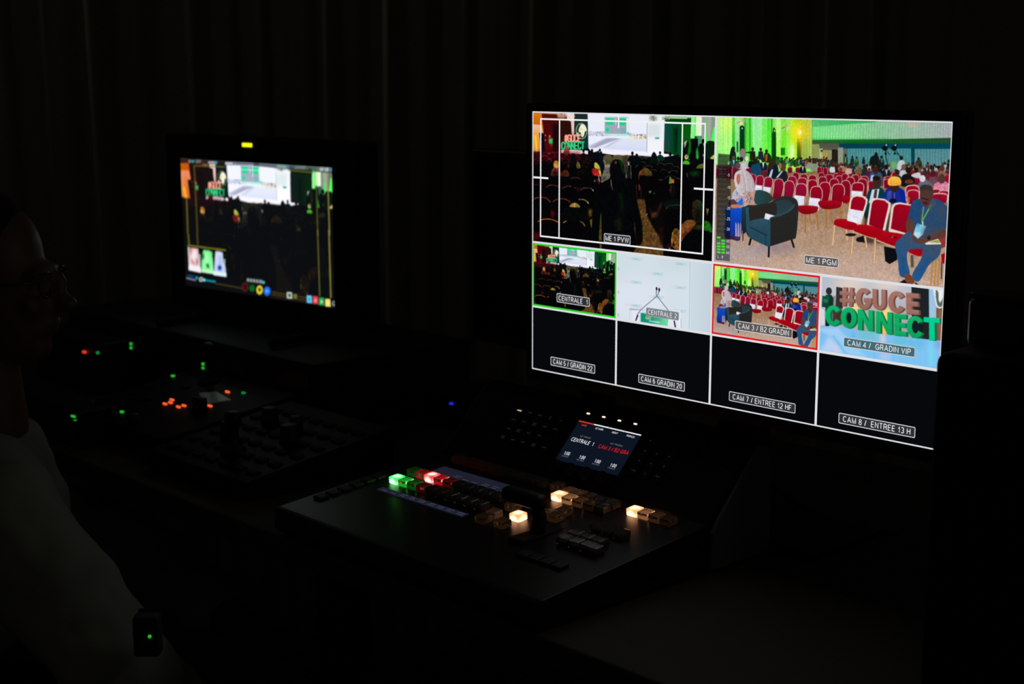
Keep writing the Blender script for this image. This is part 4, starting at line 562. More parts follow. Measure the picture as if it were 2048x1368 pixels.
def big_letter(p, ch, x0, y0, x1, y1, slope, wt, col, a=1.0):
    """one solid block capital; its base line sinks by slope to the right"""
    w, h = x1-x0, y1-y0; k = wt/w; kh = wt*.86/h
    def put(poly): p.poly([(x0+a_*w, y0+b_*h+slope*a_*w) for a_, b_ in poly], col, a)
    def band(t0, t1):
        t = np.linspace(math.radians(t0), math.radians(t1), 28); o = [(.5+.5*math.cos(q), .5+.5*math.sin(q)) for q in t]
        return o+[(.5+(.5-k)*math.cos(q), .5+(.5-kh)*math.sin(q)) for q in t[::-1]]
    R_ = lambda a0, b0, a1, b1: put([(a0, b0), (a1, b0), (a1, b1), (a0, b1)])
    if ch == 'O': put(band(0, 360))
    elif ch == 'C': put(band(33, 327))
    elif ch == 'G': put(band(20, 318)); R_(.52, .46, 1.0, .46+kh*.95); R_(1-k, .46, 1.0, .68)
    elif ch == 'U':
        t = np.linspace(0, math.pi, 20); put([(0, 0), (k, 0), (k, .62)]+[(.5-(.5-k)*math.cos(q), .62+(.38-kh)*math.sin(q)) for q in t]+[(1-k, 0), (1, 0), (1, .62)]+[(.5+.5*math.cos(q), .62+.38*math.sin(q)) for q in t]+[(0, .62)])
    elif ch == 'E': R_(0, 0, k, 1); R_(0, 0, 1, kh); R_(0, .5-kh/2, .93, .5+kh/2); R_(0, 1-kh, 1, 1)
    elif ch == 'T': R_(0, 0, 1, kh); R_(.5-k/2, 0, .5+k/2, 1)
    elif ch == 'N': R_(0, 0, k, 1); R_(1-k, 0, 1, 1); put([(0, 0), (k*1.05, 0), (1, 1), (1-k*1.05, 1)])
    elif ch == '#':
        for a0 in (.27, .72): put([(a0, 0), (a0+.24, 0), (a0+.14, 1), (a0-.1, 1)])
        R_(0, .22, 1, .22+.19); R_(0, .6, 1, .6+.19)
def paint_lobby(p):
    """letters standing on a pale blue platform"""
    p.c('T'); p.rect(-40, -60, 1900, 1500, ((182, 196, 214), (150, 160, 176), 'v')); p.poly([(40, 20), (560, 70), (560, 500), (40, 480)], ((176, 188, 205), (196, 194, 196), 'v'))
    p.ell(450, 150, 260, 110, (244, 214, 190), .75, soft=16); p.ell(960, 190, 240, 100, (240, 214, 196), .8, soft=16); p.rect(560, 200, 1310, 900, ((196, 194, 200), (150, 140, 132), 'v'), .7, soft=4)
    p.rect(1312, 100, 1560, 940, ((28, 34, 38), (34, 34, 34), 'v')); p.rect(1555, 120, 1660, 960, ((150, 192, 226), (170, 200, 226), 'v')); p.rect(1650, 190, 1790, 960, ((196, 214, 236), (150, 120, 104), 'v')); p.rect(1655, 470, 1770, 960, ((126, 88, 66), (110, 80, 64), 'v')); p.rect(1690, 500, 1720, 930, (158, 108, 74), .8, soft=2)
    p.poly([(1610, 200), (1780, 215), (1780, 420), (1760, 455), (1700, 480), (1655, 440), (1635, 330)], (226, 232, 238)); p.poly([(1650, 220), (1672, 222), (1690, 260), (1690, 360), (1710, 400), (1745, 340), (1762, 225), (1772, 225), (1765, 400), (1740, 445), (1705, 460), (1670, 430), (1650, 320)], (96, 106, 90)); p.poly([(1700, 225), (1750, 230), (1740, 320), (1712, 385), (1698, 340)], (236, 238, 242))
    # someone in dark green holding a board, dark doorway
    p.poly([(262, 175), (350, 190), (350, 480), (250, 470)], (52, 46, 48)); p.rect(215, 300, 250, 460, (120, 116, 112), .7); p.ell(158, 235, 42, 52, (44, 42, 48)); p.poly([(110, 290), (190, 285), (222, 330), (215, 480), (150, 760), (105, 720)], ((16, 52, 44), (14, 30, 34), 'v')); p.poly([(66, 298), (165, 312), (155, 470), (58, 455)], ((14, 90, 56), (16, 60, 48), 'v'))
    for y in (352, 368, 384): p.line([(80, y), (140, y+8)], 6, (110, 170, 140), .8)
    p.poly([(42, 470), (90, 500), (100, 700), (40, 720)], (214, 214, 222)); p.rect(205, 480, 340, 700, ((70, 40, 28), (40, 30, 26), 'h'), .9, soft=1.5)
    p.ell(530, 470, 70, 60, (250, 214, 140), .95, soft=5); p.poly([(925, 520), (990, 470), (1010, 520), (985, 720), (945, 840), (870, 830), (870, 600)], ((255, 214, 110), (250, 190, 80), 'v'), 1, soft=1.5); p.ell(930, 560, 120, 110, (255, 224, 150), .5, soft=10)
    # platform
    p.poly([(-40, 715), (300, 730), (560, 780), (1000, 850), (1800, 935), (1800, 1500), (-40, 1500)], ((128, 190, 240), (112, 196, 242), 'v')); p.poly([(-40, 760), (280, 745), (380, 850), (700, 1170), (420, 1130), (190, 860)], ((176, 212, 246), (150, 206, 244), 'v'), .8, soft=3); p.poly([(30, 1080), (150, 850), (300, 1000), (400, 1110)], (200, 214, 244), .8, soft=5); p.poly([(190, 850), (230, 850), (420, 1110), (370, 1110)], (120, 190, 236), .9, soft=1.5); p.poly([(200, 960), (250, 1000), (310, 1100), (220, 1090)], (226, 200, 220), .7, soft=4)
    for x0, x1, y0, y1, c in [(560, 800, 790, 900, (110, 196, 200)), (810, 860, 830, 1000, (120, 206, 205)), (868, 945, 830, 960, (240, 206, 200)), (1060, 1240, 870, 990, (90, 196, 214)), (1250, 1480, 900, 1050, (100, 190, 226)), (1540, 1620, 920, 1280, (110, 220, 240)), (1630, 1740, 940, 1040, (130, 160, 220)), (860, 1010, 1090, 1200, (190, 200, 236)), (480, 520, 800, 900, (90, 180, 220))]: p.rect(x0, y0, x1, y1, c, .7, soft=3.5)
    for x in range(0, 1750, 90): p.rect(x, 1000, x+46, 1300, (160, 216, 250), .25, soft=4)
    # letters with darker flanks
    B = [('#', 308, 178, 505, 440, .05, 60), ('G', 530, 188, 752, 486, .05, 72), ('U', 766, 205, 950, 494, .06, 60), ('C', 985, 230, 1224, 534, .05, 74), ('E', 1236, 258, 1412, 552, .07, 76)]
    for ch, x0, y0, x1, y1, sl, wt in B:
        for d in range(26, 0, -3): big_letter(p, ch, x0+d, y0+d*.35, x1+d, y1+d*.35, sl, wt, (112, 74, 66))
    for ch, x0, y0, x1, y1, sl, wt in B: big_letter(p, ch, x0, y0, x1, y1, sl, wt, ((168, 116, 104), (150, 104, 92), 'v'))
    N = [('C', 104, 430, 328, 716, .03, 70), ('O', 320, 458, 540, 748, .03, 70), ('N', 558, 484, 770, 772, .1, 62), ('N', 812, 512, 1035, 816, .1, 64), ('E', 1068, 546, 1236, 848, .1, 72), ('C', 1240, 574, 1482, 880, .05, 74), ('T', 1480, 596, 1704, 908, .08, 78)]
    for ch, x0, y0, x1, y1, sl, wt in N:
        for d in range(26, 0, -3): big_letter(p, ch, x0+d, y0+d*.3, x1+d, y1+d*.3, sl, wt, (8, 112, 66))
    p.ell(455, 610, 50, 78, (16, 28, 34)); p.poly([(1320, 650), (1420, 630), (1440, 700), (1480, 720), (1440, 820), (1330, 810), (1300, 720)], (20, 30, 34), sm=3)
    for ch, x0, y0, x1, y1, sl, wt in N: big_letter(p, ch, x0, y0, x1, y1, sl, wt, ((18, 178, 104), (12, 160, 92), 'v') if ch != 'T' else ((10, 206, 150), (0, 206, 140), 'v'))
    p.c('Z'); p.noise(2, 4, 1); p.blur(.5)
def paint_lectern(p):
    """two gooseneck microphones before a pale backdrop with small repeated wordmarks"""
    p.c('S'); p.rect(-60, -60, 1700, 1500, ((206, 220, 228), (216, 226, 236), 'h')); p.ell(350, 800, 420, 340, (222, 228, 242), .8, soft=16); p.ell(1000, 250, 380, 150, (198, 216, 222), .6, soft=14); p.rect(1140, 60, 1500, 1400, ((204, 220, 228), (196, 208, 220), 'h')); p.line([(1148, 200), (1128, 1270)], 9, (170, 184, 200), .9); p.line([(1158, 200), (1138, 1270)], 7, (226, 236, 240), .8)
    for x, y in ((172, 152), (838, 226), (488, 376), (168, 505), (836, 586), (495, 728), (165, 858), (832, 936)):
        letters(p, x, y, 82, 32, 'GUCE', (226, 208, 200), 4.5, slope=.1); letters(p, x+86, y+9, 164, 36, 'CONNECT', (146, 196, 194), 5, slope=.11)
    for y in (318, 672, 1015): letters(p, 40, y, 30, 34, 'CT', (140, 160, 170), 6, slope=.1)
    p.poly([(222, 940), (240, 928), (480, 955), (480, 990), (260, 968), (228, 965)], (176, 178, 200)); p.rect(228, 960, 1000, 1260, (228, 230, 242)); p.line([(232, 962), (232, 1110)], 10, (196, 200, 216)); p.line([(258, 975), (258, 1110)], 6, (205, 208, 222)); p.line([(990, 1080), (992, 1230)], 9, (250, 250, 252)); p.line([(1005, 1080), (1008, 1230)], 6, (150, 160, 180))
    p.poly([(398, 1000), (820, 1065), (805, 1200), (398, 1140)], ((10, 140, 112), (120, 224, 168), 'h')); p.poly([(398, 1000), (600, 1030), (600, 1165), (398, 1140)], (10, 140, 116), .6, soft=4)
    letters(p, 472, 1055, 84, 36, 'GUCE', (220, 190, 130), 7, slope=.1); letters(p, 562, 1064, 170, 36, 'CONNECT', (60, 160, 120), 6, slope=.11); p.line([(525, 1122), (680, 1145)], 14, (226, 240, 236), .85)
    p.line([(636, 690), (630, 715), (642, 745), (800, 945), (900, 1080)], 9, (70, 80, 96), sm=0); p.line([(675, 675), (660, 720), (640, 748), (400, 950), (345, 1030)], 9, (76, 84, 100)); p.ell(637, 636, 14, 28, (24, 20, 60)); p.ell(676, 650, 14, 28, (22, 20, 56)); p.line([(634, 660), (632, 700)], 10, (80, 40, 90)); p.line([(673, 676), (664, 710)], 10, (80, 40, 90))
    p.poly([(345, 1018), (362, 1040), (330, 1120), (312, 1118)], (22, 22, 70)); p.line([(345, 1030), (368, 985)], 10, (110, 120, 150)); p.poly([(892, 1118), (912, 1116), (934, 1222), (912, 1220)], (20, 22, 66)); p.c('Z'); p.blur(.5)
def paint_side(p, stage):
    """the left monitor: the stage picture, darker, with its touch buttons and scopes over it"""
    ys = (np.arange(p.h)+.5)/p.h*stage.h-.5; xs = (np.arange(p.w)+.5)/p.w*stage.w-.5
    i = np.clip(np.round(ys).astype(int), 0, stage.h-1); j = np.clip(np.round(xs).astype(int), 0, stage.w-1)
    g = stage.im[i][:, j]; lum = g.max(2, keepdims=True); low = np.clip((np.arange(p.h)[:, None, None]/p.h-.40)/.06, 0, 1)
    p.im = np.where(lum < 110, np.maximum(g*.28, 0)+np.array([11, 12, 14]), g*np.clip((lum-80)/90, .35, 1.05))*(1-.62*low)+low*np.array([7, 8, 10]); p.blur(.7)
    Y = (122, 112, 30)
    p.c('L1'); p.poly([(85, 90), (600, 130), (860, 155), (1460, 205), (1460, 262), (880, 235), (560, 215), (85, 180)], (34, 22, 24), .9); p.poly([(880, 185), (1460, 215), (1460, 285), (880, 245)], (130, 134, 160), .7)
    p.rect(230, 130, 275, 178, (160, 150, 150), .9, soft=1); p.ell(307, 157, 24, 24, (40, 160, 180)); p.rect(350, 140, 455, 184, (170, 160, 160), .8, soft=2); p.poly([(580, 165), (700, 170), (700, 215), (580, 205)], (180, 176, 180), .9); p.ell(722, 196, 25, 28, (40, 150, 170)); p.poly([(880, 195), (1010, 205), (1010, 235), (880, 230)], (220, 226, 236), .8); p.ell(1050, 226, 16, 16, (70, 170, 200))
    p.line([(330, 235), (350, 500), (400, 1400)], 24, Y, .55); p.line([(330, 232), (880, 275)], 24, Y, .7); p.line([(175, 180), (230, 1400)], 26, Y, .75)
    p.poly([(95, 185), (235, 190), (250, 310), (100, 320)], (200, 80, 10), .8, soft=1.5); p.poly([(98, 300), (240, 310), (270, 470), (220, 480), (265, 800), (160, 790)], ((240, 140, 100), (226, 100, 30), 'v'), .9, soft=1); p.poly([(140, 600), (170, 600), (210, 780), (175, 790)], (255, 190, 40), 1, soft=1)
    p.c('L2'); p.poly([(0, 130), (380, 165), (1300, 265), (1320, 370), (600, 275), (0, 190)], (46, 56, 66), .75); p.poly([(370, 175), (600, 195), (600, 275), (370, 250)], (90, 120, 126), .8, soft=1.5); p.poly([(400, 195), (560, 215), (560, 250), (400, 235)], (170, 190, 190), .8, soft=1.5); p.ell(585, 238, 16, 16, (50, 110, 170)); p.poly([(700, 235), (880, 220), (880, 275), (700, 265)], (150, 150, 150), .6, soft=1.5); p.rect(1110, 265, 1180, 325, (205, 210, 205), .8, soft=1); p.rect(1192, 270, 1262, 335, (205, 210, 205), .8, soft=1); p.ell(1292, 312, 18, 22, (60, 160, 226))
    p.line([(600, 290), (1000, 345)], 22, Y, .75); p.line([(1055, 560), (1085, 1400)], 22, Y, .6); p.line([(1240, 360), (1275, 1400)], 22, (150, 138, 50), .8)
    p.c('L4'); p.line([(1080, -60), (1120, 1040)], 22, (112, 108, 40), .75); p.line([(1265, -60), (1300, 1070)], 24, (140, 134, 52), .85)
    p.c('L3'); p.poly([(120, 590), (840, 720), (1460, 850), (1460, 1030), (120, 850)], (14, 14, 18), .9); p.line([(150, -40), (170, 160)], 26, Y, .8); p.line([(310, -40), (325, 160)], 26, Y, .55); p.line([(145, 165), (810, 260)], 28, (116, 116, 22), .95); p.poly([(145, 190), (810, 285), (830, 560), (165, 600)], (10, 12, 10), .9)
    for y in (285, 350): p.line([(330, y), (820, y+70)], 10, (90, 96, 40), .6)
    p.poly([(195, 205), (330, 225), (345, 400), (380, 640), (165, 595), (165, 480)], ((236, 190, 196), (248, 240, 244), 'v'), 1, soft=1.2); p.poly([(145, 190), (180, 200), (190, 480), (160, 470)], (226, 210, 200), .9); p.poly([(190, 390), (240, 430), (310, 520), (220, 490)], (186, 110, 120), .7, soft=2); p.poly([(290, 380), (330, 420), (340, 500), (300, 510)], (170, 90, 100), .8, soft=2); p.poly([(200, 220), (250, 230), (230, 320), (200, 320)], (214, 120, 140), .6, soft=2); p.ell(260, 330, 36, 90, (250, 244, 246), .8, soft=2)
    p.poly([(165, 510), (380, 545), (385, 645), (168, 596)], (244, 242, 246)); p.poly([(340, 320), (370, 320), (380, 540), (350, 520)], (214, 226, 214), .8, soft=1)
    p.poly([(425, 245), (545, 265), (590, 420), (610, 665), (390, 630), (395, 400)], ((126, 250, 150), (150, 255, 170), 'v'), 1, soft=1.2); p.poly([(395, 330), (440, 320), (440, 400), (395, 420)], (10, 90, 20), .8, soft=1.5); p.poly([(470, 500), (510, 480), (535, 560), (490, 560)], (10, 110, 10), 1, soft=1.5); p.rect(545, 280, 580, 400, (120, 236, 130), .9, soft=1); p.poly([(390, 590), (610, 610), (612, 670), (390, 632)], (196, 250, 206)); p.ell(480, 400, 34, 90, (190, 255, 200), .7, soft=2)
    p.poly([(635, 270), (760, 290), (775, 470), (815, 560), (828, 715), (605, 680), (625, 400)], ((214, 222, 250), (190, 206, 250), 'v'), 1, soft=1.2); p.ell(712, 560, 36, 44, (16, 60, 160), 1, soft=1.5); p.poly([(700, 350), (730, 350), (740, 560), (705, 500)], (150, 170, 236), .7, soft=1.5); p.poly([(605, 620), (825, 650), (830, 718), (605, 685)], (226, 244, 250)); p.rect(778, 410, 806, 560, (190, 214, 220), .9, soft=1)
    p.poly([(130, 670), (280, 690), (290, 790), (130, 760)], (20, 40, 60), .9); p.poly([(160, 680), (250, 690), (250, 730), (165, 720)], (10, 60, 110)); p.line([(130, 735), (290, 775)], 24, (150, 156, 156), .8); p.ell(310, 735, 24, 28, (26, 150, 180)); p.ell(385, 760, 36, 42, (190, 196, 196)); p.ell(385, 760, 16, 20, (60, 66, 66)); p.line([(440, 770), (635, 800)], 34, (16, 140, 160)); p.ell(438, 770, 24, 27, (130, 214, 220))
    p.line([(640, 830), (1100, 915)], 30, (70, 56, 24), .8); p.line([(1190, 770), (1440, 800)], 54, (150, 160, 160), .75); 
    for x in (1215, 1265, 1318, 1370, 1420): p.line([(x, 745), (x+4, 830)], 13, (34, 40, 40), .8)
    p.ell(1152, 890, 56, 76, (96, 34, 40)); p.ell(1152, 890, 42, 60, (54, 14, 16)); p.ell(1275, 912, 50, 62, (8, 84, 26)); p.poly([(1240, 880), (1310, 890), (1300, 960), (1240, 950)], (10, 110, 30), .8)
    p.c('L4'); p.line([(-80, 770), (140, 805)], 50, (150, 164, 164), .8); p.ell(182, 815, 25, 28, (60, 180, 200))
    for x in (-50, 0, 50, 100): p.line([(x, 745), (x+4, 850)], 12, (36, 44, 44), .8)
    p.ell(118, 942, 56, 80, (222, 196, 44)); p.ell(118, 938, 22, 30, (50, 56, 24)); p.ell(245, 962, 58, 78, (24, 112, 240)); p.poly([(222, 930), (270, 950), (262, 985), (220, 975)], (150, 190, 250), .8, soft=1)
    p.poly([(310, 960), (1400, 1140), (1400, 1260), (300, 1040)], (34, 30, 18), .9); p.line([(330, 975), (900, 1070)], 14, (90, 78, 30), .8); p.line([(330, 1015), (900, 1115)], 14, (84, 66, 30), .8)
    p.poly([(575, 975), (660, 980), (668, 1090), (580, 1085)], (190, 200, 190)); p.poly([(600, 1005), (640, 1008), (644, 1060), (602, 1058)], (70, 90, 66)); p.poly([(680, 1005), (745, 1010), (745, 1090), (690, 1085)], (120, 116, 70), .9)
    for x, y, c, d in ((950, 1097, (96, 200, 240), (60, 150, 200)), (1050, 1110, (236, 60, 78), (250, 170, 170)), (1150, 1132, (26, 168, 74), (200, 240, 205)), (1252, 1155, (246, 222, 110), (250, 236, 170))):
        p.poly([(x-44, y-68), (x+38, y-62), (x+46, y+66), (x-40, y+58)], c); p.ell(x, y+6, 22, 26, d, .9, soft=1)
    p.ell(1352, 1165, 34, 44, (150, 156, 176), .9); p.ell(1352, 1160, 16, 20, (50, 56, 70)); p.c('Z'); p.blur(.6)
# ---------------------------------------------------------------- room
ZD = Z0-.35                                           # desk top
structure(box('floor', mat('carpet_floor', (.02, .018, .016), .9, noise=(30, .3)), None, -4.5, 3, -4, 3.8, -.05, 0, 0))
# heavy drape closing off the booth behind the desk; ridges of its folds where the photo shows the faint light lines
def build_drape():
    A = np.array([*at(-260, 300, 3.6)]); B = np.array([*at(2330, 300, 4.5)]); A[2] = B[2] = 0; L = np.linalg.norm((B-A)); t = (B-A)/L; n = np.array([-t[1], t[0], 0])
    if np.dot(n, CAM-A) < 0: n = -n
    def par(px):
        P = np.array([*hit(px, 150, A, n)]); return float(np.dot(P-A, t))
    px = [-230, -120, 12, 95, 190, 285, 395, 470, 532, 600, 660, 720, 778, 850, 930, 985, 1054, 1128, 1200, 1284, 1353, 1435, 1504, 1573, 1635, 1727, 1783, 1880, 1960, 2040, 2150, 2260]
    s = [par(p) for p in px]; amp = [.05, .04, .06, .035, .07, .05, .06, .03, .075, .03, .05, .035, .06, .05, .08, .04, .07, .07, .04, .06, .045, .065, .055, .05, .045, .05, .04, .045, .035, .03, .03, .03]
    s = [s[0]-.17*k for k in range(9, 0, -1)]+s+[s[-1]+.15*k for k in range(1, 7)]; amp = [.05, .04, .06]*3+amp+[.04, .05]*3
    rng = random.Random(3); bm = bmesh.new(); cols = []
    for i in range(len(s)-1):
        for k in range(12):
            q = k/12; x = s[i]*(1-q)+s[i+1]*q; a = amp[i]*(1-q)+amp[i+1]*q
            cols.append((x, a*(.62*(1-math.sin(math.pi*q)**.55)+.16*math.sin(math.pi*q*2+i)+.10*math.sin(i*2.1+q*5))))
    zs = np.linspace(.01, 3.1, 12); grid = []
    for x, d in cols:
        col = []
        for z in zs:
            sw = .012*math.sin(z*1.3+x*3); p = A+t*(x+sw)+n*(d*(1-.12*z/3)); col.append(bm.verts.new((p[0], p[1], z)))
        grid.append(col)
    for a, b in zip(grid, grid[1:]):
        for j in range(len(zs)-1): bm.faces.new((a[j], b[j], b[j+1], a[j+1]))
    o = from_bm('curtain', bm, mat('drape_cloth', (.30, .29, .25), .95, spec=.1, noise=(90, .15)), None, True)
    md = o.modifiers.new('thickness', 'SOLIDIFY'); md.thickness = .006
    return tag(o, 'tall dark pleated curtain hanging behind the whole desk', 'curtain')
build_drape()
# desk
def build_desk():
    d = empty('desk', (-.1, .1, 0)); top = mat('desk_laminate', (.080, .070, .050), .66, spec=.25, noise=(18, .15)); leg = mat('desk_leg', (.02, .02, .02), .5, metal=.6)
    def bx(n, m, *a, **k): o = box(n, m, None, *a, **k); o.parent = d; o.matrix_parent_inverse = Matrix.Translation(-d.location); return o
    bx('tabletop', top, -2.2, 1.5, -.335, .52, ZD-.03, ZD, bev=.003)
    for x in (-2.12, -.35, 1.42):
        for y in (-.28, .44): bx('leg', leg, x-.025, x+.025, y-.025, y+.025, 0, ZD-.03, bev=.003)
    tag(d, 'long dark wooden desk carrying the monitors and control panels', 'desk')
build_desk()
# ---------------------------------------------------------------- the multiview monitor
SW, SH = .598, .33638
def M_at(off): return Matrix.Translation((0, -off, Z0)) @ ROT_FRONT
def U(u, v): return ((u/16-.5)*SW, (.5-v/9)*SH)
def build_multiview():
    r = empty('multiview_monitor', (0, .12, ZD)); inv = Matrix.Translation(-r.location)
    def own(o): o.parent = r; o.matrix_parent_inverse = inv; return o
    bz = .010
    bm = bmesh.new(); frame_bm(bm, rrect(-SW/2-bz, -SH/2-.014, SW/2+bz, SH/2+bz, .004), rrect(-SW/2, -SH/2, SW/2, SH/2, .0005)); bm.transform(M_at(.0015)); fr = own(from_bm('bezel', bm, black)); md = fr.modifiers.new('s', 'SOLIDIFY'); md.thickness = .012; md.offset = -1
    hs = bmesh.new(); add_box(hs, -SW/2-bz, SW/2+bz, .004, .026, Z0-SH/2-.014, Z0+SH/2+bz, .004); add_box(hs, -.2, .2, .024, .055, Z0-.12, Z0+.1, .012); own(from_bm('housing', hs, black))
    own(flat('screen', rrect(-SW/2, -SH/2, SW/2, SH/2, .0005), glass_black, None, M_at(0)))
    st = bmesh.new(); add_box(st, -.03, .03, .05, .085, ZD+.01, Z0+.02, .006); own(from_bm('stand_column', st, black)); own(box('stand_base', black, None, -.11, .11, .06, .20, ZD, ZD+.012, .004))
    stage = Pic(560, 315, UV_MAIN, 0, 0, 8, 4.5); paint_stage(stage); hall = Pic(608, 342, UV_MAIN, 8, 0, 8, 4.5); paint_hall(hall)
    lobby = Pic(320, 180, UV_MAIN, 12, 4.5, 4, 2.25); paint_lobby(lobby); lect = Pic(320, 180, UV_MAIN, 4, 4.5, 4, 2.25); paint_lectern(lect)
    side = Pic(432, 243, UV_SIDE, 0, 0, 16, 9); paint_side(side, stage)
    class Small: pass
    def half(p):
        q = Small(); a = p.im[:p.im.shape[0]//2*2, :p.im.shape[1]//2*2]; q.im = a.reshape(a.shape[0]//2, 2, a.shape[1]//2, 2, 3).mean((1, 3)); return q
    small_stage, small_hall = half(stage), half(hall); paint_meter(hall)
    for p, (u0, v0, u1, v1), lab in ((stage, (0, 0, 8, 4.5), 'preview picture of a dark audience before a bright stage'), (hall, (8, 0, 16, 4.5), 'programme picture of a hall with crimson chairs and green drapes'), (small_stage, (0, 4.5, 4, 6.75), 'small picture of the dark audience and stage framed in green'), (lect, (4, 4.5, 8, 6.75), 'picture of two crossed microphones on a white lectern'),
                                  (small_hall, (8, 4.5, 12, 6.75), 'small picture of the hall with crimson chairs framed in red'), (lobby, (12, 4.5, 16, 6.75), 'picture of large brown and green block letters on a blue platform')):
        a, b = U(u0, v1), U(u1, v0); o = own(picture('camera_picture', p, PIX, None, M_at(.0002), a[0], a[1], b[0], b[1])); o['label'] = lab
    for u0 in (0, 4, 8, 12):
        a, b = U(u0, 9), U(u0+4, 6.75); own(flat('empty_tile', [(a[0], a[1]), (b[0], a[1]), (b[0], b[1]), (a[0], b[1])], glow('tile_black', (7, 8, 12)), None, M_at(.0002)))
    def rim(name, u0, v0, u1, v1, t, m, off, inset=0):
        a, b = U(u0, v1), U(u1, v0); k = SW/16*t; i = SW/16*inset; bm = bmesh.new()
        frame_bm(bm, [(a[0]+i, a[1]+i), (b[0]-i, a[1]+i), (b[0]-i, b[1]-i), (a[0]+i, b[1]-i)], [(a[0]+i+k, a[1]+i+k), (b[0]-i-k, a[1]+i+k), (b[0]-i-k, b[1]-i-k), (a[0]+i+k, b[1]-i-k)]); return own(flat_bm(name, bm, m, None, M_at(off)))
    line = glow('tile_line', (222, 222, 226)); wht = glow('guide_line', (240, 240, 242))
    for u0, v0, u1, v1 in [(0, 0, 8, 4.5), (8, 0, 16, 4.5)]+[(u, 4.5, u+4, 6.75) for u in (0, 4, 8, 12)]+[(u, 6.75, u+4, 9) for u in (0, 4, 8, 12)]: rim('tile_border', u0, v0, u1, v1, .040, line, .0004)
    rim('tally_border', 0, 4.5, 4, 6.75, .06, glow('tally_green', (44, 206, 40), 1.0), .0006, .025)['label'] = 'green border'
    rim('tally_border', 8, 4.5, 12, 6.75, .06, glow('tally_red', (222, 26, 36), 1.0), .0006, .025)['label'] = 'red border'
    g = bmesh.new()
    def bar(u0, v0, u1, v1):
        a, b = U(u0, v1), U(u1, v0); g.faces.new([g.verts.new((x, y, 0)) for x, y in ((a[0], a[1]), (b[0], a[1]), (b[0], b[1]), (a[0], b[1]))])
    t = .026
    for v in (.25, 4.26): bar(.41-t, v-t, 7.585+t, v+t)
    for u in (.41, 7.585): bar(u-t, .25+t, u+t, 4.26-t)
    for u in (1.31, 6.68): bar(u-t, .25+t, u+t, 4.26-t)
    for u0, u1 in ((.05, .78), (7.19, 7.95)): bar(u0, 2.22, u1, 2.28)
    bar(3.96, .05, 4.02, .47)
    own(flat_bm('safe_area_guide', g, wht, None, M_at(.0006)))
    plate_k = glow('plate_dark', (46, 47, 51)); plate_g = glow('plate_grey', (118, 126, 132)); plate_t = glow('plate_teal', (66, 106, 118)); plate_b = glow('plate_brown', (92, 86, 84)); edge = glow('plate_edge', (206, 206, 208)); ink = glow('plate_text', (236, 236, 238))
    for txt, u0, v0, u1, v1, pm in [('ME 1 PVW', 3.41, 3.93, 4.585, 4.235, plate_k), ('ME 1 PGM', 11.405, 3.95, 12.595, 4.245, plate_b), ('CENTRALE  1', 1.225, 6.165, 2.78, 6.475, plate_k), ('CENTRALE 2', 5.31, 6.2, 6.69, 6.475, plate_g), ('CAM 3 / B2 GRADIN', 8.93, 6.195, 11.08, 6.49, plate_b),
                                ('CAM 4 /  GRADIN VIP', 12.86, 6.205, 15.21, 6.5, plate_t), ('CAM 5 / GRADIN 22', .94, 8.425, 3.065, 8.735, plate_k), ('CAM 6 GRADIN 20', 5.02, 8.435, 6.995, 8.74, plate_k), ('CAM 7 / ENTREE 12 HF', 8.775, 8.44, 11.275, 8.745, plate_k), ('CAM 8 /  ENTREE 13 H', 12.8, 8.455, 15.33, 8.77, plate_k)]:
        a, b = U(u0, v1), U(u1, v0); pl = own(flat('caption_plate', rrect(a[0], a[1], b[0], b[1], .0016), pm, None, M_at(.0008)))
        k = .0009; bm = bmesh.new(); frame_bm(bm, rrect(a[0], a[1], b[0], b[1], .0016), rrect(a[0]+k, a[1]+k, b[0]-k, b[1]-k, .0010)); bd = flat_bm('caption_border', bm, edge if txt != 'CENTRALE 2' else glow('plate_edge_dim', (150, 156, 160)), pl, M_at(.0010))
        cx, cy = (a[0]+b[0])/2, (a[1]+b[1])/2; tx = text('caption_text', txt, ink, pl, M_at(.0011) @ Matrix.Translation((cx, cy, 0)), width=(b[0]-a[0])*.88, height=(b[1]-a[1])*.56)
    # figures of the audio scale
    ink2 = glow('meter_text', (214, 216, 214))
    for txt, px, py in (('0', 1458.6, 326), ('-5', 1458.3, 350), ('-10', 1458.5, 375), ('-15', 1458, 396), ('-20', 1457.6, 417), ('-25', 1457.4, 438.5), ('-30', 1456.6, 459), ('-40', 1456, 483), ('-50', 1455.8, 494.5), ('-60', 1455.6, 506.5), ('L', 1437.5, 514), ('R', 1445.8, 515.5)):
        q = UV_MAIN @ np.array([px, py, 1]); x, y = U(q[0]/q[2], q[1]/q[2]); own(text('meter_figure', txt, ink2, None, M_at(.0006) @ Matrix.Translation((x, y, 0)), height=.0034))
    tag(r, 'large wide monitor showing a white-lined grid of camera pictures', 'monitor')
    return side
def paint_meter(p):
    """translucent audio meter over the left end of the programme picture"""
    p.c('E'); q = [(92, 622), (290, 640), (285, 1368), (270, 2263), (55, 2246), (70, 1368)]
    p.poly(q, (6, 10, 12), .62); p.c('G'); p.poly([(68, 710), (275, 720), (266, 1052), (55, 1030)], (92, 92, 98), .9)
    for col, x0 in ((0, 0), (1, 66)):
        for i in range(32):
            y = -560+i*38.2; xs = 106-(y+560)*.022+x0; p.rect(xs, y+col*4, xs+54, y+20+col*4, ((44, 50, 50), (70, 78, 74))[i % 2], .55)
    for x0, ys in ((76, (672, 762, 808, 852, 898)), (143, (722, 768, 812, 858, 904))):
        for y in ys: p.poly([(x0, y), (x0+54, y+4), (x0+52, y+32), (x0-2, y+28)], (70, 226, 40))
    p.c('Z'); p.blur(.35)
SIDE_PIC = build_multiview()
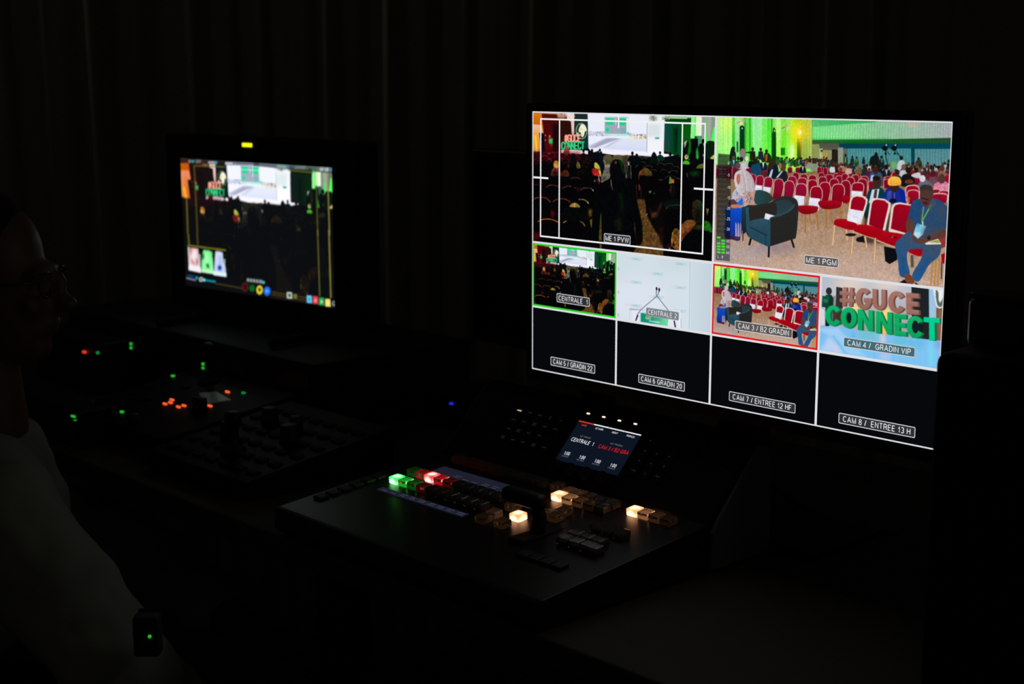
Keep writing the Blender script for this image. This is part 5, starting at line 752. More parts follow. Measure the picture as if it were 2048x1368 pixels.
# ---------------------------------------------------------------- a second, switched-off screen standing behind to the left
def build_dark_screen():
    y = .30; a, b = hit(943, 297, (0, y, 0), (0, 1, 0)), hit(1062, 300, (0, y, 0), (0, 1, 0)); x0, z1 = a.x, a.z; x1 = x0+.50
    r = empty('dark_monitor', ((x0+x1)/2, y+.05, ZD)); inv = Matrix.Translation(-r.location)
    def own(o): o.parent = r; o.matrix_parent_inverse = inv; return o
    own(box('housing', black, None, x0, x1, y, y+.03, z1-.32, z1, .004)); own(box('screen', glass_black, None, x0+.012, x1-.012, y-.0012, y+.001, z1-.30, z1-.012, 0)); own(box('stand_column', black, None, (x0+x1)/2-.025, (x0+x1)/2+.025, y+.03, y+.06, ZD+.01, z1-.1, .004)); own(box('stand_base', black, None, (x0+x1)/2-.11, (x0+x1)/2+.11, y+.0, y+.19, ZD, ZD+.01, .003))
    tag(r, 'switched-off black screen half hidden behind the left edge of the multiview monitor', 'monitor')
build_dark_screen()
# ---------------------------------------------------------------- the left touch monitor on its case
def build_touch_monitor(pic):
    ctr = Vector((-1.129, .125, -.055+Z0)); u = Vector((.9967, .0812, 0)).normalized(); yaw = math.atan2(u.y, u.x); w, h = .42, .2363
    r = empty('touch_monitor', (ctr.x, ctr.y, Z0-.235), yaw); r_inv = (Matrix.Translation(r.location) @ Matrix.Rotation(yaw, 4, 'Z')); zc = ctr.z-r.location.z
    def F(off): return Matrix.Translation((0, -off, zc)) @ ROT_FRONT
    bx, bt, bb = .042, .044, .040
    def P(n, m, *a, **k): return box(n, m, r, *a, **k)
    hs = bmesh.new(); add_box(hs, -w/2-bx, w/2+bx+.02, .004, .05, zc-h/2-bb, zc+h/2+bt, .008); from_bm('housing', hs, black, r)
    bm = bmesh.new(); frame_bm(bm, rrect(-w/2-bx, -h/2-bb, w/2+bx+.02, h/2+bt, .008), rrect(-w/2, -h/2, w/2, h/2, .001)); bm.transform(F(.0015)); fr = from_bm('bezel', bm, rubber, r); md = fr.modifiers.new('s', 'SOLIDIFY'); md.thickness = .01; md.offset = -1
    flat('screen', rrect(-w/2, -h/2, w/2, h/2, .001), glass_black, r, F(0)); o = picture('touch_picture', pic, PIX, r, F(.0003), -w/2, -h/2, w/2, h/2); o['label'] = 'dim audience picture with coloured touch buttons and scopes'
    q = hit(497, 290, ctr, (-u.y, u.x, 0)); lx = (q-ctr).dot(u); lz = q.z-r.location.z
    from_bm('tally_light', add_box(bmesh.new(), lx-.014, lx+.012, -.004, .001, lz-.0035, lz+.0035, .0012), glow('tally_yellow', (226, 226, 20), 1.3), r)['label'] = 'glowing yellow tally light'
    for s in (-1, 1): from_bm('stand_foot', add_tube(bmesh.new(), [(s*.16, -.10, .008), (s*.16, .02, .012), (s*.16, .045, .06), (s*.16, .04, zc-h/2)], [.008, .009, .010, .010]), rubber, r, True)
    tag(r, 'smaller left monitor with yellow tally light and coloured touch buttons', 'monitor')
build_touch_monitor(SIDE_PIC)
LED_G = glow('led_green', (38, 170, 46), 1.0); LED_GD = glow('led_green_dim', (16, 120, 52), 1.0); LED_O = glow('led_orange', (246, 92, 40), 1.1); LED_R = glow('led_red', (220, 60, 36), 1.0); LED_B = glow('led_blue', (24, 40, 190), 1.2)
def led(px, py, p0, n, wx, wz, m, parent, inv, d=None, label=None, vertical=True):
    q = hit(px, py, p0, n); bm = bmesh.new()
    if vertical: add_box(bm, q.x-wx/2, q.x+wx/2, q.y-.003, q.y+.002, q.z-wz/2, q.z+wz/2, min(wx, wz)*.25)
    else: add_box(bm, q.x-wx/2, q.x+wx/2, q.y-wz/2, q.y+wz/2, q.z-.002, q.z+.002, min(wx, wz, .003)*.25)
    o = from_bm('indicator_light', bm, m, parent); o.matrix_parent_inverse = inv
    if label: o['label'] = label
    return o
def build_case():
    x0, x1, y0, y1, zt = -1.62, -.80, .01, .34, Z0-.236
    r = empty('equipment_case', ((x0+x1)/2, (y0+y1)/2, ZD)); inv = Matrix.Translation(-r.location)
    def own(o): o.parent = r; o.matrix_parent_inverse = inv; return o
    own(box('case_body', mat('case_grey', (.036, .040, .042), .65, spec=.25, noise=(25, .2)), None, x0, x1, y0, y1, ZD, zt, .004))
    for i, (a, b) in enumerate(((x0+.012, (x0+x1)/2-.006), ((x0+x1)/2+.006, x1-.012))):
        fp = own(box('front_panel', black, None, a, b, y0-.004, y0+.001, ZD+.012, zt-.012, .002))
        for s in (a+.012, b-.012):
            for z in (ZD+.025, zt-.025): k = lathe('screw', mat('screw_steel', (.2, .2, .2), .4, metal=1), fp, [(.0025, 0), (.0025, .0015)], mtx=Matrix.Translation((s, y0-.004, z)) @ Matrix.Rotation(math.radians(90), 4, 'X'), n=10)
    for px in (263, 407):
        for dy in ((687.5, 695.5) if px == 263 else (728, 736.5)): led(px, dy, (0, y0-.004, 0), (0, 1, 0), .0055, .0052, LED_G, r, inv, label='green status light')
    tag(r, 'low grey equipment case with green lights under the left monitor', 'case')
build_case()
def console(name, x0, x1, y0, y1, zf, zb, label, cat, group=None):
    r = empty(name, ((x0+x1)/2, (y0+y1)/2, ZD)); inv = Matrix.Translation(-r.location)
    def own(o): o.parent = r; o.matrix_parent_inverse = inv; return o
    own(prism('console_body', mat('console_black', (.006, .006, .007), .55, spec=.2), None, [(y0, ZD), (y1, ZD), (y1, zb), (y0, zf)], x0, x1, .003, 2)); tag(r, label, cat, group); return r, own, inv
def build_camera_controls():
    knob_m = mat('knob', (.016, .016, .017), .5); pale = mat('pale_label', (.30, .31, .30), .5); faint = mat('key_grey', (.034, .036, .040), .7, spec=.1)
    # the farther panel: joystick unit with orange lit keys and a little grey display
    x0, x1, y0, y1 = -1.13, -.83, -.25, .0; zf, zb = Z0-.318, Z0-.285; r, own, inv = console('camera_control_panel', x0, x1, y0, y1, zf, zb, 'black camera control panel with orange lit keys and grey display, below the left monitor', 'control panel', 'camera control panels on the desk')
    sl = (zb-zf)/(y1-y0); n = np.array([0, -sl, 1.0]); p0 = (0, y0, zf)
    for px, py in ((330, 808), (341, 805.5), (344, 800), (357, 814), (368, 811.5), (420, 812), (455, 784)): led(px, py, p0+np.array([0, 0, .001]), n, .0100, .0036, LED_O, r, inv, vertical=False, label='orange lit key')
    for px, py, m in ((487, 786, LED_GD), (244, 824, LED_G), (346, 752, LED_G)): led(px, py, p0+np.array([0, 0, .001]), n, .0065, .005, m, r, inv, vertical=False, label='green light')
    q = [hit(*p, p0+np.array([0, 0, .002]), n) for p in ((398, 786), (432, 783), (462, 799), (412, 806))]
    bm = bmesh.new(); V = [bm.verts.new(p) for p in q]; W = [bm.verts.new(p-Vector((0, 0, .002))) for p in q]; bm.faces.new(V); [bm.faces.new((V[i], W[i], W[(i+1) % 4], V[(i+1) % 4])) for i in range(4)]; own(from_bm('display', bm, mat('grey_display', (.02, .02, .02), .3, emit=(.5, .55, .52), strength=.022), None))
    def knob(x, y, rad, h): z = zf+sl*(y-y0); own(lathe('knob', knob_m, None, [(rad*1.1, 0), (rad, .003), (rad*.92, h-.001), (rad*.8, h)], (x, y, z), 20))
    a = hit(394, 815, p0, n); b = hit(404, 822, p0, n); knob(a.x, a.y, .008, .017); knob(b.x, b.y, .009, .021)
    for i in range(3): knob(x0+.04+i*.07, y0+.022, .010, .013)
    for i in range(4):
        for j in range(3 if i < 2 else 0): x, y = x0+.03+i*.06, y0+.10+j*.035; z = zf+sl*(y-y0); own(box('key', faint, None, x-.008, x+.008, y-.006, y+.006, z-.001, z+.003, .001))
    # joystick
    jx, jy = x0+.10, y1-.04; z = zf+sl*(jy-y0); j = own(lathe('joystick', knob_m, None, [(.020, 0), (.018, .004), (.006, .010), (.005, .045), (.011, .050), (.011, .062), (.007, .066)], (jx, jy, z), 20))
    # the nearer panel: knobs and rows of unlit keys
    x0, x1, y0, y1 = -.81, -.555, -.285, -.03; zf, zb = Z0-.322, Z0-.288; r2, own, inv = console('camera_control_panel', x0, x1, y0, y1, zf, zb, 'black camera control panel with unlit keys and tall knob, left of the switcher panel', 'control panel', 'camera control panels on the desk')
    sl = (zb-zf)/(y1-y0); n = np.array([0, -sl, 1.0]); p0 = (0, y0, zf)
    for i in range(7):
        for j in range(6):
            if (i, j) in ((1, 4), (1, 2), (3, 1), (4, 3), (3, 4)): continue
            x, y = x0+.026+i*.034, y0+.03+j*.036; z = zf+sl*(y-y0); own(box('key', faint, None, x-.010, x+.010, y-.007, y+.007, z-.001, z+.003, .001))
    for i, j, rad, h in ((1, 4, .013, .022), (1, 2, .013, .022), (4, 3, .014, .024), (3, 4, .010, .02)):
        x, y = x0+.026+i*.034, y0+.03+j*.036; z = zf+sl*(y-y0); own(lathe('knob', knob_m, None, [(rad*1.1, 0), (rad, .003), (rad*.94, h-.001), (rad*.8, h)], (x, y, z), 20)); 
    x, y = x0+.026+3*.034, y0+.03+.036; z = zf+sl*(y-y0); own(lathe('joystick', knob_m, None, [(.020, 0), (.017, .005), (.008, .012), (.007, .035), (.012, .040), (.012, .055), (.008, .058)], (x, y, z), 20))
    # a small receiver at the near left edge of the desk with one green light
    c = hit(146, 833, (0, 0, Z0-.3), (0, 0, 1)); e = empty('wireless_receiver', (c.x-.02, c.y+.05, ZD)); inv2 = Matrix.Translation(-e.location)
    b = box('receiver_body', black, e, c.x-.19, c.x+.01, c.y+.002, c.y+.052, ZD, Z0-.292, .004); b.matrix_parent_inverse = inv2
    o = from_bm('indicator_light', add_box(bmesh.new(), c.x-.006, c.x+.005, c.y-.001, c.y+.004, c.z-.0015, c.z+.0015, .0005), LED_G, e); o.matrix_parent_inverse = inv2
    o = from_bm('indicator_light', add_box(bmesh.new(), c.x+.002, c.x+.007, c.y-.001, c.y+.004, c.z-.006, c.z-.004, .0004), LED_GD, e); o.matrix_parent_inverse = inv2
    tag(e, 'small black receiver box with a thin green light at the left end of the desk', 'receiver')
    # box with a red and a green light farther back
    y = -.10; a = hit(169, 704, (0, y, 0), (0, 1, 0)); b2 = hit(196, 705.5, (0, y, 0), (0, 1, 0)); e = empty('intercom_station', (a.x, y+.08, ZD)); inv3 = Matrix.Translation(-e.location)
    o = box('station_body', black, e, a.x-.20, a.x+.042, y+.002, y+.065, ZD, a.z+.02, .004); o.matrix_parent_inverse = inv3
    led(169, 704, (0, y, 0), (0, 1, 0), .009, .005, LED_R, e, inv3, label='red light'); led(196, 705.5, (0, y, 0), (0, 1, 0), .006, .005, LED_GD, e, inv3, label='green light')
    tag(e, 'black box with a red and a green light near the person at the left', 'intercom station')
    # desktop box with a blue power light behind the switcher
    y = .19; a = hit(903, 807, (0, y, 0), (0, 1, 0)); e = empty('power_hub', (a.x, y+.05, ZD)); inv4 = Matrix.Translation(-e.location)
    o = box('hub_body', black, e, a.x-.07, a.x+.09, y+.002, y+.10, ZD, a.z+.015, .004); o.matrix_parent_inverse = inv4; led(903, 807, (0, y, 0), (0, 1, 0), .006, .004, LED_B, e, inv4, label='blue light')
    tag(e, 'small black box with a single blue light between the two monitors', 'hub')
build_camera_controls()
# ---------------------------------------------------------------- the video switcher panel
def lamp_material(name, core, skirt, k):
    """backlit key cap: a hot spot over the lamp, its colour richer towards the rim"""
    if name in MATS: return MATS[name]
    m = bpy.data.materials.new(name); m.use_nodes = True; nt = m.node_tree; b = nt.nodes['Principled BSDF']; b.inputs['Base Color'].default_value = (.02, .02, .02, 1); b.inputs['Roughness'].default_value = .15
    tc = nt.nodes.new('ShaderNodeTexCoord'); ln = nt.nodes.new('ShaderNodeVectorMath'); ln.operation = 'LENGTH'; mr = nt.nodes.new('ShaderNodeMapRange'); mr.inputs[1].default_value = .0040; mr.inputs[2].default_value = .0118; cr = nt.nodes.new('ShaderNodeMix'); cr.data_type = 'RGBA'
    cr.inputs[6].default_value = (*core, 1); cr.inputs[7].default_value = (*skirt, 1); nt.links.new(tc.outputs['Object'], ln.inputs[0]); nt.links.new(ln.outputs['Value'], mr.inputs[0]); nt.links.new(mr.outputs[0], cr.inputs[0]); nt.links.new(cr.outputs[2], b.inputs['Emission Color']); b.inputs['Emission Strength'].default_value = k
    MATS[name] = m; return m
def build_switcher():
    X0, X1, YF, YH = -.418, .050, -.330, -.060; T5 = math.tan(math.radians(5)); zd = lambda y: Z0-.295+T5*(y+.1)
    r = empty('switcher_panel', ((X0+X1)/2, -.13, ZD)); inv = Matrix.Translation(-r.location)
    def own(o, p=None): o.parent = p or r; o.matrix_parent_inverse = inv; return o
    own(prism('deck', mat('deck_metal', (.015, .0145, .014), .36, spec=.42, noise=(60, .15)), None, [(YF, ZD+.004), (YF-.004, ZD+.012), (YF-.002, zd(YF)-.002), (YF+.004, zd(YF)), (YH, zd(YH)), (YH+.02, zd(YH)-.02), (YH+.02, ZD+.004)], X0, X1, .0015, 2))
    c45 = math.sqrt(.5); zh = zd(YH); L = .116; top = (YH+L*c45, zh+L*c45)
    prof = [(YH+.002, ZD+.004), (YH, zh), (top[0]-.004*c45, top[1]-.004*c45)]
    for a in range(45, -91, -15): rr = .016; cx, cz = top[0]+rr*c45, top[1]-rr*c45; prof.append((cx+rr*math.cos(math.radians(a+90)), cz+rr*math.sin(math.radians(a+90)))) if a > -90 else None
    prof += [(top[0]+.03, ZD+.004)]
    bank = own(prism('display_bank', mat('bank_black', (.0035, .0035, .004), .5, spec=.3), None, prof, X0, X1, .006, 3))
    own(prism('side_cheek', mat('cheek_satin', (.22, .24, .27), .55), None, [(YH+.004, ZD+.003), (YH+.004, zh-.010), (YH+.012, zh+.002), (top[0]+.004, top[1]-.004), (top[0]+.02, top[1]-.006), (top[0]+.03, top[1]-.03), (top[0]+.03, ZD+.003)], X1-.001, X1+.004, .0015, 2))  # paler than the bank: light on this side is put into the colour
    for sx in (X0+.03, X1-.03):
        for sy in (YF+.03, .02): own(lathe('foot', rubber, None, [(.009, 0), (.009, .006)], (sx, sy, ZD), 14))
    NB = np.array([0, -c45, c45]); PB = (0, YH, zh)
    BM = Matrix.Translation((0, YH, zh)) @ Matrix.Rotation(math.radians(45), 4, 'X')         # drawing frame on the bank: x across, y up the slope
    DM = lambda x, y: Matrix.Translation((x, y, zd(y))) @ Matrix.Rotation(math.radians(5), 4, 'X')
    def tx(px, py): p = hit(px, py, PB, NB); return p.x, (p.y-YH)/c45
    # --- clear key caps with a lamp inside
    cap_bm = add_box(bmesh.new(), -.0079, .0079, -.0079, .0079, 0, .0090, .0016, 3); cap_me = bpy.data.meshes.new('key_cap'); cap_bm.to_mesh(cap_me); cap_bm.free()
    lit_me = {}
    clear = mat('clear_cap', (.70, .62, .55), .10, trans=.93); core = mat('lamp_off', (.10, .09, .08), .6)
    lamp_bm = add_box(bmesh.new(), -.0060, .0060, -.0060, .0060, .0006, .0045, .0006, 1); lamp_me = bpy.data.meshes.new('lamp'); lamp_bm.to_mesh(lamp_me); lamp_bm.free(); lamp_me.materials.append(core); cap_me.materials.append(clear)
    WARM = lamp_material('lit_warm', (7.0, 3.7, 2.0), (1.6, .55, .24), 1.0); GRN = lamp_material('lit_green', (2.4, 6.0, 2.4), (.06, 1.9, .20), 1.0); RED = lamp_material('lit_red', (7.0, 3.0, 2.4), (2.5, .08, .10), 1.0)
    spill_glows = {}; plate_bm = add_box(bmesh.new(), -.0066, .0066, -.0066, .0066, .0005, .0016, .0003, 1); plate_me = bpy.data.meshes.new('spill_plate'); plate_bm.to_mesh(plate_me); plate_bm.free()
    def spill_glow_me(c, k):      # spill from a lit key, put into its unlit neighbours as faint emission
        n = 'spill_glow_%s_%d' % (c, k*1000)
        if n not in spill_glows: m_ = plate_me.copy(); m_.materials.clear(); m_.materials.append(glow(n, {'g': (40, 255, 70), 'r': (255, 34, 48), 'w': (255, 176, 118)}[c], k)); spill_glows[n] = m_
        return spill_glows[n]
    low_bm = add_box(bmesh.new(), -.0075, .0075, -.0075, .0075, 0, .0035, .0010, 2); low_me = bpy.data.meshes.new('low_key'); low_bm.to_mesh(low_me); low_bm.free(); low_me.materials.append(mat('low_key', (.022, .022, .024), .5))
    def key(x, y, lit=None, label=None, spill_glow=None, low=False):
        o = bpy.data.objects.new('button', low_me if low else cap_me if not lit else lit_me.setdefault(lit.name, cap_me.copy())); COL.objects.link(o)
        if lit: o.data.materials.clear(); o.data.materials.append(lit)
        o.parent = r; o.matrix_parent_inverse = inv; o.matrix_basis = DM(x, y)
        if label: o['label'] = label
        if not lit and not low: l = bpy.data.objects.new('lamp', spill_glow_me(*spill_glow) if spill_glow else lamp_me); COL.objects.link(l); l.parent = o  # near lit keys an emissive plate imitating their spill replaces the dark lamp
        return o
    px = .0178
    for i in range(10):
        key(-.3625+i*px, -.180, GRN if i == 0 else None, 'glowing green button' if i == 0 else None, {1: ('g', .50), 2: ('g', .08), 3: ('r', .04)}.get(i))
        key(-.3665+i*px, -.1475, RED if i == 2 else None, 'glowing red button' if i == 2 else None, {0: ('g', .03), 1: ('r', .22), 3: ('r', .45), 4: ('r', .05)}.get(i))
        key(-.3585+i*px, -.0775, spill_glow=('r', .005) if i < 5 else None)
    for i in range(5):
        key(-.1475+i*px, -.1010, WARM if i == 0 else None, 'glowing warm white button' if i == 0 else None, {1: ('w', .34), 2: ('w', .05), 3: ('w', .01)}.get(i)); key(-.1475+i*px, -.0832, spill_glow={0: ('w', .06), 1: ('w', .04), 2: ('w', .01)}.get(i))
    key(-.1735, -.0775, spill_glow=('w', .01))
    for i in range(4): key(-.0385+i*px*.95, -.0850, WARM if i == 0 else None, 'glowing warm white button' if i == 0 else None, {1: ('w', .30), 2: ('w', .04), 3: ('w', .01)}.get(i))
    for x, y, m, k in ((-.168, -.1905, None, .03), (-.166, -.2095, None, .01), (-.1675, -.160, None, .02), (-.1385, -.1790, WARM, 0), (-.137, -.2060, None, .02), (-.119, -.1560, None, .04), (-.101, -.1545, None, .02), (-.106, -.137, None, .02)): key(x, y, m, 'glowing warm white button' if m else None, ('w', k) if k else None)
    for i in range(3):
        for j in range(2): key(-.041+i*px, -.1995+j*px)
        key(-.038+i*px, -.149)
    key(.006, -.2005)
    for i in range(4): key(-.052+i*px, -.252, low=True)
    for i in range(6): key(-.398, -.275+i*px*1.05, low=True)
    # --- narrow name displays let into the deck
    strip = glow('name_display', (29, 31, 45)); tiny = glow('name_text', (70, 74, 92)); grid = glow('name_rule', (16, 17, 26))
    for x0, x1, y0, y1, lines in ((-.361, -.198, -.1345, -.1015, (.006, .011, .016)), (-.363, -.199, -.2148, -.2030, (.0035, .0075))):
        h = (y1-y0)*1.0; me = flat('name_display', [(x0, 0), (x1, 0), (x1, h), (x0, h)], strip, None, DM(0, y0) @ Matrix.Translation((0, 0, .0008))); own(me)
        bm = bmesh.new(); rng = random.Random(int(-x0*1e4))
        for i in range(9):
            for k in lines[:3 if i > 1 else 1]:
                a = x0+.006+i*px+rng.uniform(0, .002); b = a+rng.uniform(.007, .012)
                if i in (3, 4) and h > .02 and k > .012: continue
                bm.faces.new([bm.verts.new((u, v, 0)) for u, v in ((a, k), (b, k), (b, k+.0011), (a, k+.0011))])
        flat_bm('name_text', bm, tiny, me, DM(0, y0) @ Matrix.Translation((0, 0, .0012)))
    # --- transition lever
    lx, ly = -.086, -.200; z = zd(ly); own(box('lever_slot', rubber, None, lx-.012, lx+.012, ly-.035, ly+.055, zd(ly-.03)-.002, z+.0028, .001))
    own(from_bm('lever_arm', add_tube(bmesh.new(), [(lx, ly, z), (lx-.002, ly+.006, z+.018), (lx-.008, ly+.008, z+.034)], [.0095, .0085, .008], 12), rubber, None, True))
    hb = bmesh.new(); add_box(hb, lx-.060, lx+.004, ly-.004, ly+.016, z+.028, z+.046, .007, 4); own(from_bm('lever_handle', hb, mat('lever_black', (.006, .006, .006), .5), None, True))
    own(box('lever_mark', glow('lever_dot', (70, 72, 80)), None, lx-.0125, lx-.0095, ly-.012, ly-.010, zd(ly)+.0004, zd(ly)+.002, 0)) 
    # --- the sloping bank: menu screen
    sx0, sx1, st0, st1 = -.2168, -.1092, .0305, .0925
    scr = own(flat('menu_screen', [(sx0, st0), (sx1, st0), (sx1, st1), (sx0, st1)], glow('menu_blue', (13, 20, 34)), None, BM @ Matrix.Translation((0, 0, .0012))))
    fr = bmesh.new(); frame_bm(fr, rrect(sx0-.006, st0-.006, sx1+.006, st1+.006, .003), rrect(sx0, st0, sx1, st1, .0003)); own(flat_bm('menu_bezel', fr, glass_black, None, BM @ Matrix.Translation((0, 0, .0010))))
    W = sx1-sx0
    def sub(o): o.parent = scr; return o
    for i, c in enumerate(((206, 66, 34), (236, 238, 240), (236, 238, 240), (236, 238, 240))):
        a, b = sx0+W*(i/4), sx0+W*((i+1)/4)-.0006; sub(flat('menu_tab', [(a, st1-.0016), (b, st1-.0016), (b, st1), (a, st1)], glow('tab%d' % (i > 0), c), None, BM @ Matrix.Translation((0, 0, .0016))))
    wh = glow('menu_white', (238, 240, 244)); gy = glow('menu_grey', (120, 126, 138)); rd = glow('menu_red', (232, 20, 34)); orr = glow('menu_orange', (222, 64, 36))
    def T(name, s, px_, py_, m, h, w=None, sp=1.0): x, t = tx(px_, py_); return sub(text('menu_text', s, m, None, BM @ Matrix.Translation((x, t, .0016)), height=h, width=w, spacing=sp))
    for s, x, y, m in (('HOME', 924, 254, orr), ('NETWORK', 1073, 290, wh), ('ABOUT', 1223, 326, wh), ('PROFILES', 1377, 362, wh)): T('t', s, 980+x/4.876, 800+y/4.876, m, .0026, {'HOME': .0085, 'NETWORK': .0135, 'ABOUT': .0100, 'PROFILES': .0132}[s])
    T('t', 'M/E 1 PREVIEW', 980+938/4.876, 800+369/4.876, gy, .0021, .0185); T('t', 'CENTRALE  1', 980+908/4.876, 800+412/4.876, wh, .0056, .0385); T('t', 'M/E 1 PROGRAM', 980+1240/4.876, 800+443/4.876, gy, .0021, .0205); T('t', 'CAM 3 / B2 GRA', 980+1211/4.876, 800+490/4.876, rd, .0056, .0500)
    for x, y, s in ((758, 527, 'AUTO RATE'), (906, 566, 'DSK 1 RATE'), (1056, 605, 'DSK 2 RATE'), (1209, 645, 'FTB RATE')):
        T('t', '1:00', 980+x/4.876, 800+y/4.876, wh, .0050, .0095); T('t', s, 980+(x-20)/4.876, 800+(y+29)/4.876, gy, .0019, .0118)
    # soft keys above it, rotary knobs below it
    hot = glow('soft_key_lamp', (255, 226, 196), 1.6); key_m = mat('bank_key', (.006, .006, .006), .5)
    def bank_key(name, x, t, w, h, d=.0022): return own(from_bm(name, add_box(bmesh.new(), x-w/2, x+w/2, t-h/2, t+h/2, -.001, d, .0006, 2), key_m, None, mtx=BM))
    for px_, py_ in ((968, 143), (1119, 177), (1271, 212), (1427, 245)):
        x, t = tx(980+px_/4.876, 800+py_/4.876); k = bank_key('soft_key', x, t, .013, .0085); o = flat('key_light', rrect(x-.0028, t-.0011, x+.0028, t+.0011, .0008), hot, k, BM @ Matrix.Translation((0, 0, .0026))); o['label'] = 'white key light'
    for i in range(4):
        x = sx0+W*(i+.5)/4; own(lathe('rotary_knob', rubber, None, [(.0092, -.001), (.0090, .010), (.0084, .0125), (.0070, .0130)], mtx=BM @ Matrix.Translation((x, .0185, 0)), n=24))
    # left block of labelled keys: HOME lit, the others barely
    dim = glow('legend_dim', (36, 34, 32)); rows = [[(297, 113), (400, 135), (495, 160), (597, 185), (703, 210)], [(240, 200), (342, 223), (443, 247), (545, 270), (647, 295)], [(190, 287), (287, 310), (387, 333), (490, 357)], [(135, 370), (232, 397), (330, 420), (433, 448), (535, 473)]]
    for j, row in enumerate(rows):
        for i, (a, b) in enumerate(row):
            x, t = tx(980+a/4.876, 800+b/4.876); k = bank_key('label_key', x, t, .0135, .0105)
            if (i, j) == (0, 0): o = text('legend', 'HOME', hot, k, BM @ Matrix.Translation((x, t, .0026)), height=.0020, width=.0078); o['label'] = 'lit white legend'
            else:
                bm = bmesh.new(); wd = .0015 if i > 2 and j == 0 else .0034
                for dy in ((0,) if (i+j) % 3 else (.0013, -.0013)): bm.faces.new([bm.verts.new(p) for p in ((x-wd, t+dy-.0005, 0), (x+wd, t+dy-.0005, 0), (x+wd, t+dy+.0005, 0), (x-wd, t+dy+.0005, 0))])
                o = flat_bm('legend', bm, dim, k, BM @ Matrix.Translation((0, 0, .0026)))
    for a, b in ((1575, 408), (1523, 507), (1638, 536), (1755, 565), (1463, 602), (1580, 632), (1706, 660), (1410, 697), (1523, 727), (1643, 757)):
        x, t = tx(980+a/4.876, 800+b/4.876); k = bank_key('number_key', x, t, .0125, .0125); o = flat('legend', [(x-.0006, t-.0012), (x+.0006, t-.0012), (x+.0006, t+.0012), (x-.0006, t+.0012)] if (a, b) not in ((1410, 697), (1643, 757)) else [(x-.003, t-.0006), (x+.003, t-.0006), (x+.003, t+.0006), (x-.003, t+.0006)], dim, k, BM @ Matrix.Translation((0, 0, .0026)))
    tag(r, 'wide video switcher panel with lit buttons and small menu screen before the large monitor', 'video switcher')
build_switcher()
# ---------------------------------------------------------------- things at the right and the person at the left
def build_right():
    c = hit(1856, 900, (0, -.195, 0), (0, 1, 0)); x0, y0 = c.x, -.195; zt = hit(1866, 703, (x0, y0, 0), (0, 1, 0)).z; x1, y1 = x0+.22, y0+.25
    r = empty('equipment_tower', ((x0+x1)/2, (y0+y1)/2, ZD)); inv = Matrix.Translation(-r.location); flatblack = mat('matte_black', (.0035, .0035, .004), .7, spec=.2)
    def own(o): o.parent = r; o.matrix_parent_inverse = inv; return o
    own(box('cabinet', flatblack, None, x0, x1, y0, y1, ZD+.008, zt, .011, 5)); own(box('base_plate', rubber, None, x0+.012, x1-.012, y0+.012, y1-.012, ZD, ZD+.009, .002))
    tag(r, 'tall black upright case hiding the lower right corner of the large monitor', 'equipment case')
    a = hit(1930, 690, (0, 0, zt), (0, 0, 1)); w, d, h = .055, .035, .042; e = empty('small_box', (a.x+w/2, a.y+d/2, zt)); inv2 = Matrix.Translation(-e.location)
    o = box('box_body', mat('gloss_black', (.006, .006, .006), .16), e, a.x, a.x+w, a.y, a.y+d, zt+.0005, zt+h, .005, 3); o.matrix_parent_inverse = inv2
    o = box('box_lid', mat('gloss_brown', (.03, .012, .010), .2), e, a.x+.001, a.x+w-.001, a.y+.001, a.y+d-.001, zt+h, zt+h+.006, .002, 2); o.matrix_parent_inverse = inv2
    tag(e, 'small glossy dark box standing on the tall black case at the right', 'box')
    pts = [hit(px, py, (0, 0, ZD+.0035), (0, 0, 1)) for px, py in ((1500, 955), (1515, 960), (1535, 967), (1560, 980), (1600, 1008), (1660, 1040), (1740, 1060), (1800, 1066))]
    tag(tube('cable', mat('cable_brown', (.05, .035, .02), .5), None, [tuple(p) for p in catmull([tuple(p) for p in pts], 5, False)], .003), 'thin brown cable trailing on the desk right of the switcher panel', 'cable')
build_right()
def remeshed(name, parts, voxel, m, parent, smooth=6, mtx=None):
    """one continuous skin around ellipsoids and tapered limbs"""
    bm = bmesh.new()
    for p in parts:
        if p[0] == 'e': b = bmesh.new(); bmesh.ops.create_uvsphere(b, u_segments=24, v_segments=16, radius=1); rot = Euler(p[3]).to_matrix().to_4x4() if len(p) > 3 else Matrix(); b.transform(Matrix.Translation(p[1]) @ rot @ Matrix.Diagonal((*p[2], 1)))
        else:
            b = bmesh.new(); pts = p[1]; rad = p[2]
            add_tube(b, [p_ for p_ in pts], list(rad), 14)
            for q, rr in zip(pts, rad): s = bmesh.new(); bmesh.ops.create_uvsphere(s, u_segments=14, v_segments=10, radius=rr); s.transform(Matrix.Translation(q)); t = bpy.data.meshes.new('t'); s.to_mesh(t); s.free(); b.from_mesh(t); bpy.data.meshes.remove(t)
        bmesh.ops.recalc_face_normals(b, faces=b.faces[:]); t = bpy.data.meshes.new('t'); b.to_mesh(t); b.free(); bm.from_mesh(t); bpy.data.meshes.remove(t)
    me = bpy.data.meshes.new(name); bm.to_mesh(me); bm.free(); o = bpy.data.objects.new(name, me); COL.objects.link(o)
    md = o.modifiers.new('r', 'REMESH'); md.mode = 'VOXEL'; md.voxel_size = voxel; s = o.modifiers.new('s', 'SMOOTH'); s.factor = .5; s.iterations = smooth
    me2 = bpy.data.meshes.new_from_object(o.evaluated_get(bpy.context.evaluated_depsgraph_get())); bpy.data.objects.remove(o); me2.name = name
    me2.polygons.foreach_set('use_smooth', [True]*len(me2.polygons)); me2.materials.clear(); return new_obj(name, me2, m, parent)
